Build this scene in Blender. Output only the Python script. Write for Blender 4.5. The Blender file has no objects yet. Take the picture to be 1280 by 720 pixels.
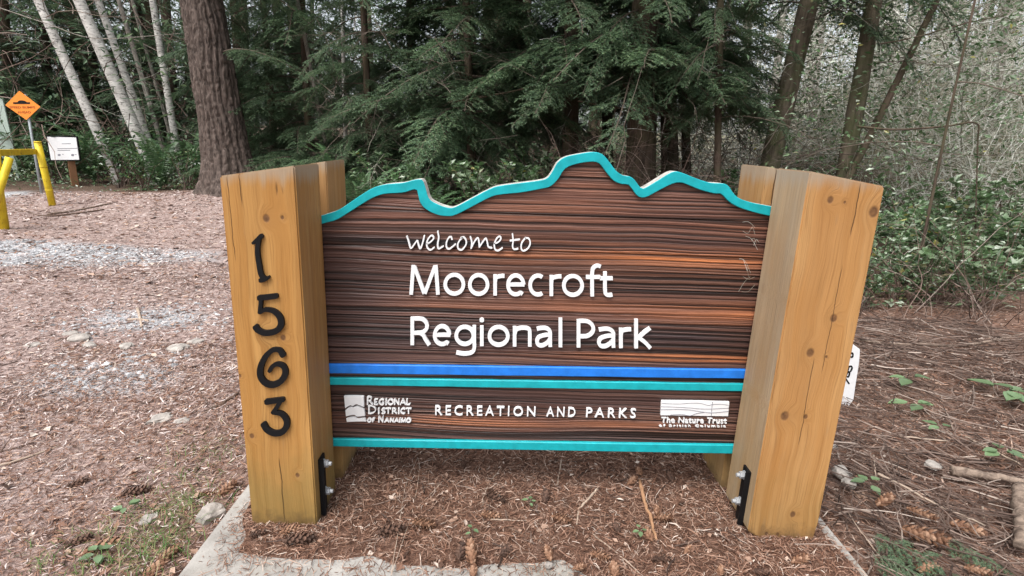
import bpy, bmesh, math, random
import numpy as np
from mathutils import Vector, Matrix
random.seed(7)
rng = np.random.default_rng(7)
S = bpy.context.scene
C = S.collection
PI = math.pi

# ------------------------------------------------------------------ camera, sky, sun, exposure
CAM = np.array([-0.1322, -1.8208, 1.45])
YAW, PITCH, ROLL, FPX = 0.008915, 0.256884, -0.033649, 695.09
def cam_axes():
    f = np.array([math.sin(YAW)*math.cos(PITCH), math.cos(YAW)*math.cos(PITCH), -math.sin(PITCH)])
    r = np.array([math.cos(YAW), -math.sin(YAW), 0.0]); d = np.cross(f, r)
    c, s = math.cos(ROLL), math.sin(ROLL)
    return c*r+s*d, -s*r+c*d, f
AR, AD, AF = cam_axes()
cd = bpy.data.cameras.new('camera'); cam = bpy.data.objects.new('camera', cd); C.objects.link(cam)
cd.sensor_width = 36.0; cd.lens = FPX/1280*36; cd.clip_start = 0.05; cd.clip_end = 500
cam.matrix_world = Matrix(((AR[0], -AD[0], -AF[0], CAM[0]), (AR[1], -AD[1], -AF[1], CAM[1]), (AR[2], -AD[2], -AF[2], CAM[2]), (0, 0, 0, 1)))
S.camera = cam
SUN_EL, SUN_AZ = math.radians(62), math.radians(215)     # azimuth clockwise from +Y: behind the camera, to the left
w = bpy.data.worlds.new('World'); S.world = w; w.use_nodes = True
nt = w.node_tree; bg = nt.nodes['Background']
sk = nt.nodes.new('ShaderNodeTexSky'); sk.sky_type = 'NISHITA'; sk.sun_disc = False
sk.sun_elevation = SUN_EL; sk.sun_rotation = SUN_AZ; sk.dust_density = 4.0; sk.air_density = 1.0; sk.ozone_density = 1.0
hs = nt.nodes.new('ShaderNodeHueSaturation'); hs.inputs['Saturation'].default_value = 0.32      # overcast: a nearly colourless sky
nt.links.new(sk.outputs[0], hs.inputs['Color']); nt.links.new(hs.outputs[0], bg.inputs['Color'])
bg.inputs['Strength'].default_value = 0.15
sl = bpy.data.lights.new('sun', 'SUN'); so = bpy.data.objects.new('sun', sl); C.objects.link(so)
sl.energy = 1.5; sl.angle = math.radians(38); sl.color = (1.0, 0.98, 0.955)
sd = Vector((math.sin(SUN_AZ)*math.cos(SUN_EL), math.cos(SUN_AZ)*math.cos(SUN_EL), math.sin(SUN_EL)))
so.rotation_euler = sd.to_track_quat('Z', 'Y').to_euler()
S.view_settings.view_transform = 'Standard'; S.view_settings.look = 'None'; S.view_settings.gamma = 1.0
S.view_settings.exposure = 0.88
S.render.engine = 'CYCLES'
S.cycles.max_bounces = 5; S.cycles.transparent_max_bounces = 4; S.cycles.diffuse_bounces = 3; S.cycles.glossy_bounces = 2

# ------------------------------------------------------------------ photo pixel -> place
def ray(px, py): return AR*(px-640)/FPX + AD*(py-360)/FPX + AF
def on_y(px, py, y):
    d = ray(px, py); return CAM + d*((y-CAM[1])/d[1])
def ground_z(x, y):
    x = np.asarray(x, float); y = np.asarray(y, float)
    z = -0.05 + 0*x
    z = z + 0.03*np.exp(-((x+5.5)**2/9+(y-10.8)**2/6))*10*0.9            # mound under the big fir
    sm = np.clip((x-1.4)/2.5, 0, 1); z = z + 0.10*sm*sm*(3-2*sm)              # right bank
    s2 = np.clip((y-2.5)/12, 0, 1); z = z + 0.35*s2*s2*(3-2*s2)*np.clip((x+6)/4, 0, 1)
    s3 = np.clip((y-17)/30, 0, 1); z = z + 2.2*s3
    b1 = np.clip((y-5.5)/11, 0, 1); b2 = np.clip((x-0.40*(y+1.8))/3.0, 0, 1); z = z + 3.2*b1*b1*(3-2*b1)*b2*b2*(3-2*b2)      # bank rising on the right
    z = z + 0.018*np.sin(x*1.7+0.6*y)*np.cos(y*1.3-0.4*x) + 0.008*np.sin(x*5.1+1)*np.sin(y*4.3)
    return z
def on_ground(px, py, dz=0.0):
    d = ray(px, py); t0 = 0.2
    for i in range(4000):
        p = CAM + d*t0
        if p[2] < float(ground_z(p[0], p[1]))+dz: break
        t0 += 0.01
    return CAM + d*t0
def on_z(px, py, z):
    d = ray(px, py); return CAM + d*((z-CAM[2])/d[2])

# ------------------------------------------------------------------ helpers
def tag(o, label=None, cat=None, group=None, kind=None):
    if label: o['label'] = label
    if cat: o['category'] = cat
    if group: o['group'] = group
    if kind: o['kind'] = kind
    return o
def empty(name, loc=(0, 0, 0), rz=0.0, label=None, cat=None, group=None):
    o = bpy.data.objects.new(name, None); C.objects.link(o); o.location = tuple(float(v) for v in loc); o.rotation_euler = (0, 0, rz)
    return tag(o, label, cat, group)
def link(name, me, parent=None, loc=(0, 0, 0), rot=(0, 0, 0), sc=(1, 1, 1)):
    o = bpy.data.objects.new(name, me); C.objects.link(o)
    if parent: o.parent = parent
    o.location = tuple(float(v) for v in loc); o.rotation_euler = rot; o.scale = sc if hasattr(sc, '__len__') else (sc, sc, sc)
    return o
def copy_tree(o, parent=None):
    c = o.copy(); C.objects.link(c)
    if parent: c.parent = parent
    for ch in list(o.children): copy_tree(ch, c)
    return c
class MB:
    """collects vertices and faces (tris / quads) with material indices"""
    def __init__(s): s.v = []; s.n = 0; s.q = []; s.t = []; s.qm = []; s.tm = []
    def add(s, v, quads=None, tris=None, m=0):
        v = np.asarray(v, float).reshape(-1, 3); b = s.n; s.v.append(v); s.n += len(v)
        if quads is not None and len(quads):
            q = np.asarray(quads, int).reshape(-1, 4)+b; s.q.append(q); s.qm.append(np.full(len(q), m))
        if tris is not None and len(tris):
            t = np.asarray(tris, int).reshape(-1, 3)+b; s.t.append(t); s.tm.append(np.full(len(t), m))
    def box(s, c, d, rot=None, m=0):
        d = np.asarray(d, float)/2
        v = np.array([[x, y, z] for x in (-1, 1) for y in (-1, 1) for z in (-1, 1)])*d
        if rot is not None: v = v @ np.array(rot).T
        s.add(v+np.asarray(c, float), [(0, 1, 3, 2), (4, 6, 7, 5), (0, 4, 5, 1), (2, 3, 7, 6), (0, 2, 6, 4), (1, 5, 7, 3)], m=m)
    def tube(s, pts, r, n=6, m=0, cap=True):
        p = np.asarray(pts, float); k = len(p); r = np.broadcast_to(np.asarray(r, float), (k,))
        t = np.gradient(p, axis=0); t /= np.linalg.norm(t, axis=1)[:, None]+1e-12
        ref = np.array([0, 0, 1.0]) if abs(t[:, 2]).mean() < 0.8 else np.array([1.0, 0, 0])
        a = np.cross(t, ref); a /= np.linalg.norm(a, axis=1)[:, None]+1e-12; b = np.cross(t, a)
        th = np.arange(n)*2*PI/n
        v = (p[:, None]+r[:, None, None]*(np.cos(th)[None, :, None]*a[:, None]+np.sin(th)[None, :, None]*b[:, None])).reshape(-1, 3)
        i = np.arange(k-1)[:, None]*n; j = np.arange(n)[None, :]; j2 = (j+1) % n
        q = np.stack([i+j, i+j2, i+n+j2, i+n+j], -1).reshape(-1, 4)
        tr = []
        if cap:
            v = np.vstack([v, p[0], p[-1]]); e = (k-1)*n
            tr = [(k*n, (x+1) % n, x) for x in range(n)]+[(k*n+1, e+x, e+(x+1) % n) for x in range(n)]
        s.add(v, q, tr, m)
    def mesh(s, name, mats, smooth=False):
        me = bpy.data.meshes.new(name)
        V = np.vstack(s.v); Q = np.vstack(s.q) if s.q else np.zeros((0, 4), int); T = np.vstack(s.t) if s.t else np.zeros((0, 3), int)
        me.vertices.add(len(V)); me.vertices.foreach_set('co', V.ravel())
        me.loops.add(Q.size+T.size); me.loops.foreach_set('vertex_index', np.concatenate([Q.ravel(), T.ravel()]).astype(np.int32))
        nq, ntr = len(Q), len(T); me.polygons.add(nq+ntr)
        me.polygons.foreach_set('loop_start', np.concatenate([np.arange(nq)*4, nq*4+np.arange(ntr)*3]).astype(np.int32))
        mi = np.concatenate(s.qm+s.tm) if (s.qm or s.tm) else np.zeros(0)
        me.polygons.foreach_set('material_index', mi.astype(np.int32))
        me.polygons.foreach_set('use_smooth', np.full(nq+ntr, smooth))
        for m in (mats if isinstance(mats, (list, tuple)) else [mats]): me.materials.append(m)
        me.update(); me.validate()
        return me
    def build(s, name, mats, parent=None, smooth=False, **k): return link(name, s.mesh(name, mats, smooth), parent, **k)
def catmull(P, n=8):
    P = np.asarray(P, float)
    if len(P) < 3: return np.array([P[0]+(P[-1]-P[0])*t for t in np.linspace(0, 1, n+1)])
    Q = np.vstack([2*P[0]-P[1], P, 2*P[-1]-P[-2]]); out = []
    for i in range(1, len(Q)-2):
        for t in np.arange(n)/n:
            a, b, c, d = Q[i-1:i+3]
            out.append(0.5*(2*b+(c-a)*t+(2*a-5*b+4*c-d)*t*t+(3*b-a-3*c+d)*t**3))
    out.append(P[-1]); return np.array(out)
def smooth_noise(shape, cells, seed=0):
    """value noise on a grid of the given shape with cells = (rows, cols) lattice cells"""
    r = np.random.default_rng(seed); g = r.random((cells[0]+3, cells[1]+3))
    def ax(n, c):
        x = np.linspace(0, c, n); i = np.floor(x).astype(int); f = x-i; return i, f*f*(3-2*f)
    i, fi = ax(shape[0], cells[0]); j, fj = ax(shape[1], cells[1])
    A = g[i][:, j]; B = g[i+1][:, j]; Cc = g[i][:, j+1]; D = g[i+1][:, j+1]
    return (A*(1-fi)[:, None]+B*fi[:, None])*(1-fj)[None]+(Cc*(1-fi)[:, None]+D*fi[:, None])*fj[None]

# ------------------------------------------------------------------ materials
class NT:
    def __init__(s, name, rough=0.7, spec=0.3):
        s.m = bpy.data.materials.new(name); s.m.use_nodes = True; s.t = s.m.node_tree
        s.b = s.t.nodes['Principled BSDF']; s.b.inputs['Roughness'].default_value = rough
        s.b.inputs['Specular IOR Level'].default_value = spec; s._c = None
    def n(s, t, **k):
        o = s.t.nodes.new(t)
        for a, v in k.items(): setattr(o, a, v)
        return o
    def put(s, sock, v):
        if isinstance(v, bpy.types.NodeSocket): s.t.links.new(v, sock)
        elif v is not None: sock.default_value = v
    def coord(s, which='Object'):
        if s._c is None: s._c = s.n('ShaderNodeTexCoord')
        return s._c.outputs[which]
    def mapped(s, sc, vec=None, loc=(0, 0, 0)):
        o = s.n('ShaderNodeMapping'); s.put(o.inputs['Vector'], vec or s.coord()); o.inputs['Scale'].default_value = sc; o.inputs['Location'].default_value = loc
        return o.outputs[0]
    def noise(s, scale=1, detail=3, rough=0.5, vec=None, dist=0.0):
        o = s.n('ShaderNodeTexNoise'); s.put(o.inputs['Vector'], vec or s.coord()); o.inputs['Scale'].default_value = scale
        o.inputs['Detail'].default_value = detail; o.inputs['Roughness'].default_value = rough; o.inputs['Distortion'].default_value = dist
        return o.outputs['Fac']
    def ramp(s, fac, stops):
        o = s.n('ShaderNodeValToRGB'); e = o.color_ramp.elements
        while len(e) < len(stops): e.new(0.5)
        for i, (p, c) in enumerate(stops):
            e[i].position = p; e[i].color = (*c, 1) if hasattr(c, '__len__') else (c, c, c, 1)
        s.put(o.inputs['Fac'], fac); return o.outputs['Color']
    def mix(s, f, a, b, mode='MIX'):
        o = s.n('ShaderNodeMix', data_type='RGBA', blend_type=mode)
        s.put(o.inputs[0], f)
        for k, v in ((6, a), (7, b)): s.put(o.inputs[k], (*v, 1) if isinstance(v, tuple) and len(v) == 3 else v)
        return o.outputs[2]
    def math(s, op, a, b=None, c=None):
        o = s.n('ShaderNodeMath', operation=op); s.put(o.inputs[0], a)
        if b is not None: s.put(o.inputs[1], b)
        if c is not None: s.put(o.inputs[2], c)
        return o.outputs[0]
    def vmath(s, op, a, b=None):
        o = s.n('ShaderNodeVectorMath', operation=op); s.put(o.inputs[0], a)
        if b is not None: s.put(o.inputs[1], b)
        return o.outputs['Value'] if op == 'LENGTH' else o.outputs['Vector']
    def sep(s, v=None):
        o = s.n('ShaderNodeSeparateXYZ'); s.put(o.inputs[0], v or s.coord()); return o.outputs
    def step(s, v, a, b):
        o = s.n('ShaderNodeMapRange', interpolation_type='SMOOTHSTEP'); s.put(o.inputs[0], v); o.inputs[1].default_value = a; o.inputs[2].default_value = b
        return o.outputs[0]
    def bump(s, h, strength=0.4, dist=0.01):
        o = s.n('ShaderNodeBump'); o.inputs['Strength'].default_value = strength; o.inputs['Distance'].default_value = dist
        s.put(o.inputs['Height'], h); s.put(s.b.inputs['Normal'], o.outputs[0])
    def color(s, c): s.put(s.b.inputs['Base Color'], (*c, 1) if isinstance(c, tuple) and len(c) == 3 else c)
    def island(s): return s.n('ShaderNodeNewGeometry').outputs['Random Per Island']
    def objrand(s): return s.n('ShaderNodeObjectInfo').outputs['Random']
def simple(name, c, rough=0.6, spec=0.3, metal=0.0, var=0.12, scale=30):
    k = NT(name, rough, spec); nz = k.noise(scale, 4, 0.6)
    k.color(k.ramp(nz, [(0.3, tuple(v*(1-var) for v in c)), (0.7, tuple(min(1, v*(1+var)) for v in c))]))
    k.b.inputs['Metallic'].default_value = metal; k.bump(nz, 0.15, 0.003); return k.m
def leafmat(name, stops, rough=0.45, spec=0.4, trans=0.25, objvar=0.25):
    k = NT(name, rough, spec); col = k.ramp(k.island(), stops)
    v = k.math('MULTIPLY_ADD', k.objrand(), objvar*2, 1-objvar)
    sc = k.n('ShaderNodeVectorMath', operation='SCALE'); k.put(sc.inputs[0], col); k.put(sc.inputs['Scale'], v)
    k.color(sc.outputs[0])
    tr = k.n('ShaderNodeBsdfTranslucent'); k.put(tr.inputs[0], sc.outputs[0]); mx = k.n('ShaderNodeMixShader'); mx.inputs[0].default_value = trans
    k.t.links.new(k.b.outputs[0], mx.inputs[1]); k.t.links.new(tr.outputs[0], mx.inputs[2]); k.t.links.new(mx.outputs[0], k.t.nodes['Material Output'].inputs[0])
    return k.m
def scattermat(name, stops, rough=0.75, spec=0.2):
    k = NT(name, rough, spec); k.color(k.ramp(k.island(), stops)); return k.m

def post_wood(name, c1, c2, knots, cracks, ztop, grey=0.0, algae=0.0):
    """planed timber standing upright; grain along z, knots and drying cracks at given (x, z) on the front face"""
    k = NT(name, 0.62, 0.25)
    x, y, z = k.sep()
    warp = k.math('MULTIPLY', k.math('SUBTRACT', k.noise(3.0, 2), 0.5), 0.05)
    kn = None; ring = None
    for (kx, kz, r) in knots:
        dx = k.math('MULTIPLY', k.math('SUBTRACT', x, kx), 1.25); dz = k.math('SUBTRACT', z, kz)
        d = k.math('SQRT', k.math('ADD', k.math('MULTIPLY', dx, dx), k.math('MULTIPLY', dz, dz)))
        d = k.math('DIVIDE', d, r)
        inf = k.math('SUBTRACT', 1.0, k.step(d, 0.55, 1.1)); halo = k.math('SUBTRACT', 1.0, k.step(d, 0.8, 3.6))
        kn = inf if kn is None else k.math('MAXIMUM', kn, inf); ring = halo if ring is None else k.math('MAXIMUM', ring, halo)
    comb = k.n('ShaderNodeCombineXYZ'); k.put(comb.inputs[0], k.math('ADD', x, k.math('ADD', warp, k.math('MULTIPLY', ring, 0.03)) if ring else warp)); k.put(comb.inputs[1], y); k.put(comb.inputs[2], z)
    g1 = k.noise(1.0, 3, 0.55, k.mapped((34, 34, 0.9), comb.outputs[0])); g2 = k.noise(1.0, 3, 0.6, k.mapped((170, 170, 3.5), comb.outputs[0]))
    g3 = k.noise(2.4, 3, 0.5, k.mapped((1.6, 1.6, 0.8)))
    col = k.ramp(g1, [(0.28, c2), (0.5, c1), (0.72, tuple(min(1, v*1.18) for v in c1))])
    col = k.mix(k.math('MULTIPLY', k.step(g2, 0.50, 0.70), 0.55), col, tuple(v*0.55 for v in c2))
    col = k.mix(k.math('MULTIPLY', k.step(g3, 0.42, 0.68), 0.6), col, tuple(v*q for v, q in zip(c1, (0.80, 0.72, 0.62))))
    g4 = k.noise(1.0, 2, 0.5, k.mapped((13, 13, 0.35), comb.outputs[0])); col = k.mix(k.math('MULTIPLY', k.step(g4, 0.46, 0.62), 0.45), col, tuple(v*q for v, q in zip(c1, (0.84, 0.70, 0.50))))
    g5 = k.noise(1.0, 4, 0.6, k.mapped((26, 26, 5))); col = k.mix(k.math('MULTIPLY', k.step(g5, 0.60, 0.78), 0.30), col, (0.22, 0.17, 0.11))
    if grey: col = k.mix(k.math('MULTIPLY', k.step(k.noise(5, 4, 0.6, k.mapped((1, 1, 0.25))), 0.35, 0.7), grey), col, (0.30, 0.26, 0.20))
    top = k.step(k.math('ADD', z, k.math('MULTIPLY', k.math('SUBTRACT', g1, 0.5), 0.10)), ztop-0.05, ztop+0.01)
    col = k.mix(k.math('MULTIPLY', top, 0.65), col, (0.33, 0.29, 0.23))
    if algae:
        lo = k.math('SUBTRACT', 1.0, k.step(k.math('ADD', z, k.math('MULTIPLY', k.math('SUBTRACT', k.noise(9, 4, 0.65), 0.5), 0.35)), 0.05, 0.42))
        col = k.mix(k.math('MULTIPLY', lo, algae), col, (0.17, 0.14, 0.045))
    h = k.math('MULTIPLY_ADD', g2, 0.35, k.math('MULTIPLY', g1, 0.5))
    if kn:
        kc = k.ramp(k.noise(70, 3), [(0.3, (0.075, 0.036, 0.018)), (0.7, (0.20, 0.095, 0.04))])
        col = k.mix(k.math('MULTIPLY', ring, 0.22), col, (0.30, 0.15, 0.05)); col = k.mix(k.math('MULTIPLY', kn, 0.9), col, kc)
        h = k.math('SUBTRACT', h, k.math('MULTIPLY', kn, 0.25))
    cr = None
    for (cx, z0, z1, wd) in cracks:
        wob = k.math('MULTIPLY', k.math('SUBTRACT', k.noise(1.0, 3, 0.6, k.mapped((0.5, 0.5, 9), None, (cx*7, 0, 0))), 0.5), 0.016)
        d = k.math('ABSOLUTE', k.math('SUBTRACT', k.math('ADD', x, wob), cx))
        c = k.math('MULTIPLY', k.math('SUBTRACT', 1.0, k.step(d, wd*0.4, wd)), k.math('MULTIPLY', k.step(z, z0, z0+0.04), k.math('SUBTRACT', 1.0, k.step(z, z1-0.04, z1))))
        cr = c if cr is None else k.math('MAXIMUM', cr, c)
    if cr:
        col = k.mix(k.math('MULTIPLY', cr, 0.85), col, (0.055, 0.028, 0.012)); h = k.math('SUBTRACT', h, k.math('MULTIPLY', cr, 0.9))
    dirt = k.math('SUBTRACT', 1.0, k.step(k.math('ADD', z, k.math('MULTIPLY', k.math('SUBTRACT', k.noise(22, 5, 0.7), 0.5), 0.16)), 0.0, 0.09))
    col = k.mix(k.math('MULTIPLY', dirt, 0.55), col, (0.06, 0.042, 0.026))
    st = k.step(k.noise(1.0, 4, 0.65, k.mapped((7, 7, 1.3))), 0.58, 0.75); col = k.mix(k.math('MULTIPLY', st, 0.25), col, (0.13, 0.085, 0.04))
    k.color(col); k.bump(h, 0.6, 0.008); return k.m

M = {}
M['teal'] = simple('teal_paint', (0.007, 0.36, 0.40), 0.45, 0.35, var=0.16, scale=22)
M['blue'] = simple('blue_paint', (0.016, 0.18, 0.66), 0.45, 0.35, var=0.16, scale=22)
M['white'] = simple('white_paint', (0.80, 0.80, 0.80), 0.5, 0.3, var=0.03)
M['black'] = simple('black_iron', (0.006, 0.006, 0.007), 0.55, 0.2)
M['bolt'] = simple('zinc_bolt', (0.42, 0.43, 0.44), 0.45, 0.5, metal=0.3)
M['yellow'] = simple('yellow_paint', (0.72, 0.53, 0.025), 0.5, 0.3, var=0.15, scale=9)
def gatepaint():
    k = NT('scuffed_yellow_paint', 0.5, 0.3); a = k.noise(9, 4, 0.6); b = k.noise(14, 5, 0.7)
    col = k.ramp(a, [(0.3, (0.60, 0.42, 0.02)), (0.7, (0.78, 0.60, 0.035))]); col = k.mix(k.math('MULTIPLY', k.step(b, 0.60, 0.70), 0.8), col, (0.16, 0.07, 0.03)); k.color(col); k.bump(b, 0.3, 0.004); return k.m
M['yellow'] = gatepaint()
M['orange'] = simple('orange_sheet', (0.80, 0.25, 0.03), 0.45, 0.4, var=0.05)
M['rust_print'] = simple('brown_print', (0.40, 0.10, 0.02), 0.5)
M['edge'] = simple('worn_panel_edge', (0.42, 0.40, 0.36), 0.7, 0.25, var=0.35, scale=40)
M['galv'] = simple('galvanised_steel', (0.36, 0.40, 0.41), 0.5, 0.4, metal=0.3)
M['pale_green'] = simple('pale_green_paint', (0.42, 0.50, 0.44), 0.55)
M['stake'] = simple('brown_stained_wood', (0.24, 0.12, 0.06), 0.7)
M['ink'] = simple('grey_print', (0.22, 0.22, 0.25), 0.6)
M['twig'] = scattermat('twig_bark', [(0.0, (0.045, 0.030, 0.024)), (0.5, (0.115, 0.076, 0.060)), (0.88, (0.22, 0.16, 0.13)), (1.0, (0.40, 0.33, 0.28))])
M['paletwig'] = scattermat('pale_twig_bark', [(0.0, (0.17, 0.155, 0.115)), (0.35, (0.38, 0.37, 0.30)), (1.0, (0.70, 0.69, 0.63))])
M['darktwig'] = scattermat('dark_twig_bark', [(0.0, (0.045, 0.036, 0.028)), (0.7, (0.13, 0.10, 0.078)), (1.0, (0.26, 0.225, 0.19))])
M['needles'] = leafmat('conifer_needles', [(0.0, (0.060, 0.105, 0.060)), (0.6, (0.115, 0.188, 0.103)), (1.0, (0.210, 0.290, 0.145))], 0.45, 0.4, 0.3)
M['sheenleaf'] = leafmat('sky_sheen_shrub_leaf', [(0.0, (0.06, 0.12, 0.045)), (0.5, (0.14, 0.23, 0.10)), (0.85, (0.27, 0.36, 0.22)), (0.97, (0.42, 0.47, 0.36)), (1.0, (0.42, 0.38, 0.08))], 0.26, 0.85, 0.3)  # shrub leaf made paler: sheen of the open sky put into the colour
M['leaf'] = leafmat('shrub_leaf', [(0.0, (0.04, 0.09, 0.035)), (0.6, (0.085, 0.165, 0.065)), (0.95, (0.16, 0.25, 0.11)), (1.0, (0.30, 0.29, 0.06))], 0.24, 0.65, 0.25)
M['fern'] = leafmat('fern_leaf', [(0.0, (0.055, 0.12, 0.05)), (1.0, (0.13, 0.23, 0.10))], 0.45, 0.4, 0.25)
M['grass'] = leafmat('grass_blade', [(0.0, (0.06, 0.13, 0.03)), (0.7, (0.13, 0.21, 0.06)), (1.0, (0.38, 0.31, 0.17))], 0.5, 0.3, 0.3)
M['litter'] = scattermat('needle_litter', [(0.0, (0.07, 0.035, 0.024)), (0.35, (0.19, 0.095, 0.06)), (0.7, (0.31, 0.18, 0.125)), (0.9, (0.42, 0.29, 0.22)), (1.0, (0.56, 0.47, 0.40))], 0.7)
M['tracklitter'] = scattermat('track_litter', [(0.0, (0.10, 0.062, 0.05)), (0.35, (0.27, 0.185, 0.158)), (0.7, (0.43, 0.33, 0.30)), (1.0, (0.68, 0.60, 0.56))], 0.7)
M['chip'] = scattermat('bark_chip', [(0.0, (0.05, 0.03, 0.022)), (0.4, (0.20, 0.11, 0.075)), (0.8, (0.40, 0.27, 0.20)), (1.0, (0.62, 0.54, 0.47))])
M['gravel'] = scattermat('gravel_stone', [(0.0, (0.17, 0.17, 0.175)), (0.6, (0.36, 0.36, 0.365)), (1.0, (0.60, 0.60, 0.60))], 0.8)
M['cone'] = scattermat('cone_scale', [(0.0, (0.085, 0.040, 0.024)), (0.5, (0.22, 0.115, 0.068)), (1.0, (0.36, 0.225, 0.15))], 0.65)
M['darkcone'] = scattermat('weathered_cone_scale', [(0.0, (0.035, 0.022, 0.017)), (1.0, (0.15, 0.085, 0.06))], 0.7)
M['stone'] = simple('stone', (0.33, 0.30, 0.27), 0.9, 0.15, var=0.4, scale=22)
def bark(name, c1, c2, sc=(14, 14, 2.2), moss=0.0, spots=None, dist=0.02):
    k = NT(name, 0.85, 0.15); a = k.noise(1.0, 5, 0.62, k.mapped(sc), 0.6); b = k.noise(6, 4, 0.6)
    col = k.ramp(a, [(0.3, c1), (0.62, c2)]); col = k.mix(k.math('MULTIPLY', k.step(b, 0.5, 0.75), 0.4), col, tuple(v*1.5 for v in c2))
    if spots: col = k.mix(k.step(k.noise(1.0, 4, 0.65, k.mapped((9, 9, 24))), 0.52, 0.66), col, spots)
    if moss: col = k.mix(k.math('MULTIPLY', k.step(k.noise(2.3, 4, 0.6), 0.42, 0.62), moss), col, (0.07, 0.095, 0.03))
    k.color(col); k.bump(a, 0.8, dist); return k.m
M['firbark'] = bark('fir_bark', (0.032, 0.025, 0.021), (0.150, 0.115, 0.098), (24, 24, 6.0), dist=0.04)
M['darkbark'] = bark('dark_bark', (0.035, 0.026, 0.02), (0.12, 0.085, 0.065), moss=0.25)
M['mossbark'] = bark('mossy_bark', (0.05, 0.042, 0.03), (0.17, 0.135, 0.10), moss=0.5)
M['alder'] = bark('pale_alder_bark', (0.36, 0.34, 0.31), (0.62, 0.60, 0.56), (4, 4, 9), spots=(0.13, 0.12, 0.11), dist=0.006)
M['greybark'] = bark('grey_bark', (0.13, 0.115, 0.10), (0.32, 0.29, 0.25), (6, 6, 6), dist=0.006)
def concrete():
    k = NT('concrete', 0.85, 0.2); a = k.noise(7, 5, 0.6); b = k.noise(90, 3, 0.6); c = k.noise(2.5, 4, 0.6)
    col = k.ramp(a, [(0.3, (0.23, 0.215, 0.195)), (0.7, (0.41, 0.39, 0.36))]); col = k.mix(k.math('MULTIPLY', k.step(b, 0.55, 0.75), 0.5), col, (0.22, 0.20, 0.18))
    col = k.mix(k.math('MULTIPLY', k.step(c, 0.5, 0.7), 0.35), col, (0.20, 0.18, 0.13)); k.color(col); k.bump(k.math('ADD', a, b), 0.4, 0.004); return k.m
M['concrete'] = concrete()
def soil():
    k = NT('forest_floor', 0.9, 0.12); x, y, z = k.sep()
    a = k.noise(1.2, 5, 0.65); b = k.noise(26, 5, 0.7); c = k.noise(110, 3, 0.7); d = k.noise(1.0, 4, 0.6, k.mapped((9, 24, 9)), 1.2)
    brown = k.ramp(b, [(0.3, (0.07, 0.04, 0.03)), (0.5, (0.19, 0.115, 0.085)), (0.68, (0.33, 0.225, 0.18))])
    pink = k.ramp(b, [(0.28, (0.17, 0.11, 0.095)), (0.5, (0.36, 0.265, 0.235)), (0.7, (0.54, 0.44, 0.41))])
    grit = k.ramp(c, [(0.3, (0.24, 0.245, 0.26)), (0.5, (0.44, 0.45, 0.465)), (0.7, (0.64, 0.65, 0.66))])
    # trodden track on the left, paler and dustier
    t = k.step(k.math('ADD', k.math('MULTIPLY', x, -1.0), k.math('MULTIPLY', k.math('SUBTRACT', a, 0.5), 1.6)), 0.9, 2.6)
    t = k.math('MULTIPLY', t, k.math('SUBTRACT', 1.0, k.step(k.math('ADD', y, k.math('MULTIPLY', k.math('SUBTRACT', a, 0.5), 3.0)), 10.2, 12.0)))
    col = k.mix(t, brown, pink)
    # gravel worn bare across the track
    def blob(cx, cy, rx, ry, soft=0.9):
        u = k.math('DIVIDE', k.math('SUBTRACT', x, cx), rx); v = k.math('DIVIDE', k.math('SUBTRACT', y, cy), ry)
        q = k.math('ADD', k.math('MULTIPLY', u, u), k.math('MULTIPLY', v, v))
        return k.math('SUBTRACT', 1.0, k.step(k.math('ADD', q, k.math('MULTIPLY', k.math('SUBTRACT', a, 0.5), 1.8)), 0.35, 0.35+soft))
    g = None
    for bb in ((-6.6, 4.8, 3.0, 0.85), (-2.6, 1.35, 0.5, 0.28), (-3.1, 2.55, 0.5, 0.30), (-11.4, 9.8, 0.7, 2.0)):
        q = blob(*bb); g = q if g is None else k.math('MAXIMUM', g, q)
    col = k.mix(k.math('MULTIPLY', g, 0.85), col, grit)
    # dark humus under the trees and the bank on the right
    f = k.step(k.math('ADD', y, k.math('MULTIPLY', k.math('SUBTRACT', a, 0.5), 3.0)), 3.0, 6.0); f = k.math('MAXIMUM', k.math('MULTIPLY', f, k.step(x, -4.0, -1.5)), k.step(k.math('ADD', y, k.math('MULTIPLY', k.math('SUBTRACT', a, 0.5), 3.0)), 10.6, 12.4))
    col = k.mix(k.math('MULTIPLY', f, 0.7), col, k.ramp(b, [(0.3, (0.03, 0.025, 0.016)), (0.7, (0.11, 0.085, 0.06))]))
    bk = k.step(z, 0.7, 1.6); bk = k.math('MULTIPLY', bk, k.step(x, 3.0, 5.0)); col = k.mix(k.math('MULTIPLY', bk, 0.8), col, k.ramp(d, [(0.3, (0.10, 0.10, 0.05)), (0.7, (0.36, 0.33, 0.23))]))
    k.color(col); k.bump(k.math('ADD', b, d), 0.9, 0.03); return k.m
M['soil'] = soil()
def litter_bed():
    k = NT('litter_bed', 0.9, 0.12); b = k.noise(34, 5, 0.7); d = k.noise(1.0, 4, 0.7, k.mapped((60, 90, 40)), 1.5)
    k.color(k.ramp(b, [(0.3, (0.065, 0.034, 0.024)), (0.5, (0.17, 0.092, 0.064)), (0.7, (0.31, 0.19, 0.14))])); k.bump(k.math('ADD', b, d), 1.0, 0.02); return k.m
M['bed'] = litter_bed()
def panelmat():
    k = NT('sandblasted_cedar', 0.5, 0.35); a = k.n('ShaderNodeAttribute', attribute_name='stain'); nz = k.noise(1.0, 4, 0.65, k.mapped((14, 14, 260)))
    col = k.mix(k.math('MULTIPLY', k.step(nz, 0.35, 0.75), 0.35), a.outputs['Color'], (0.03, 0.016, 0.012)); k.color(col); k.bump(nz, 0.35, 0.003); return k.m
M['panel'] = panelmat()

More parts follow.
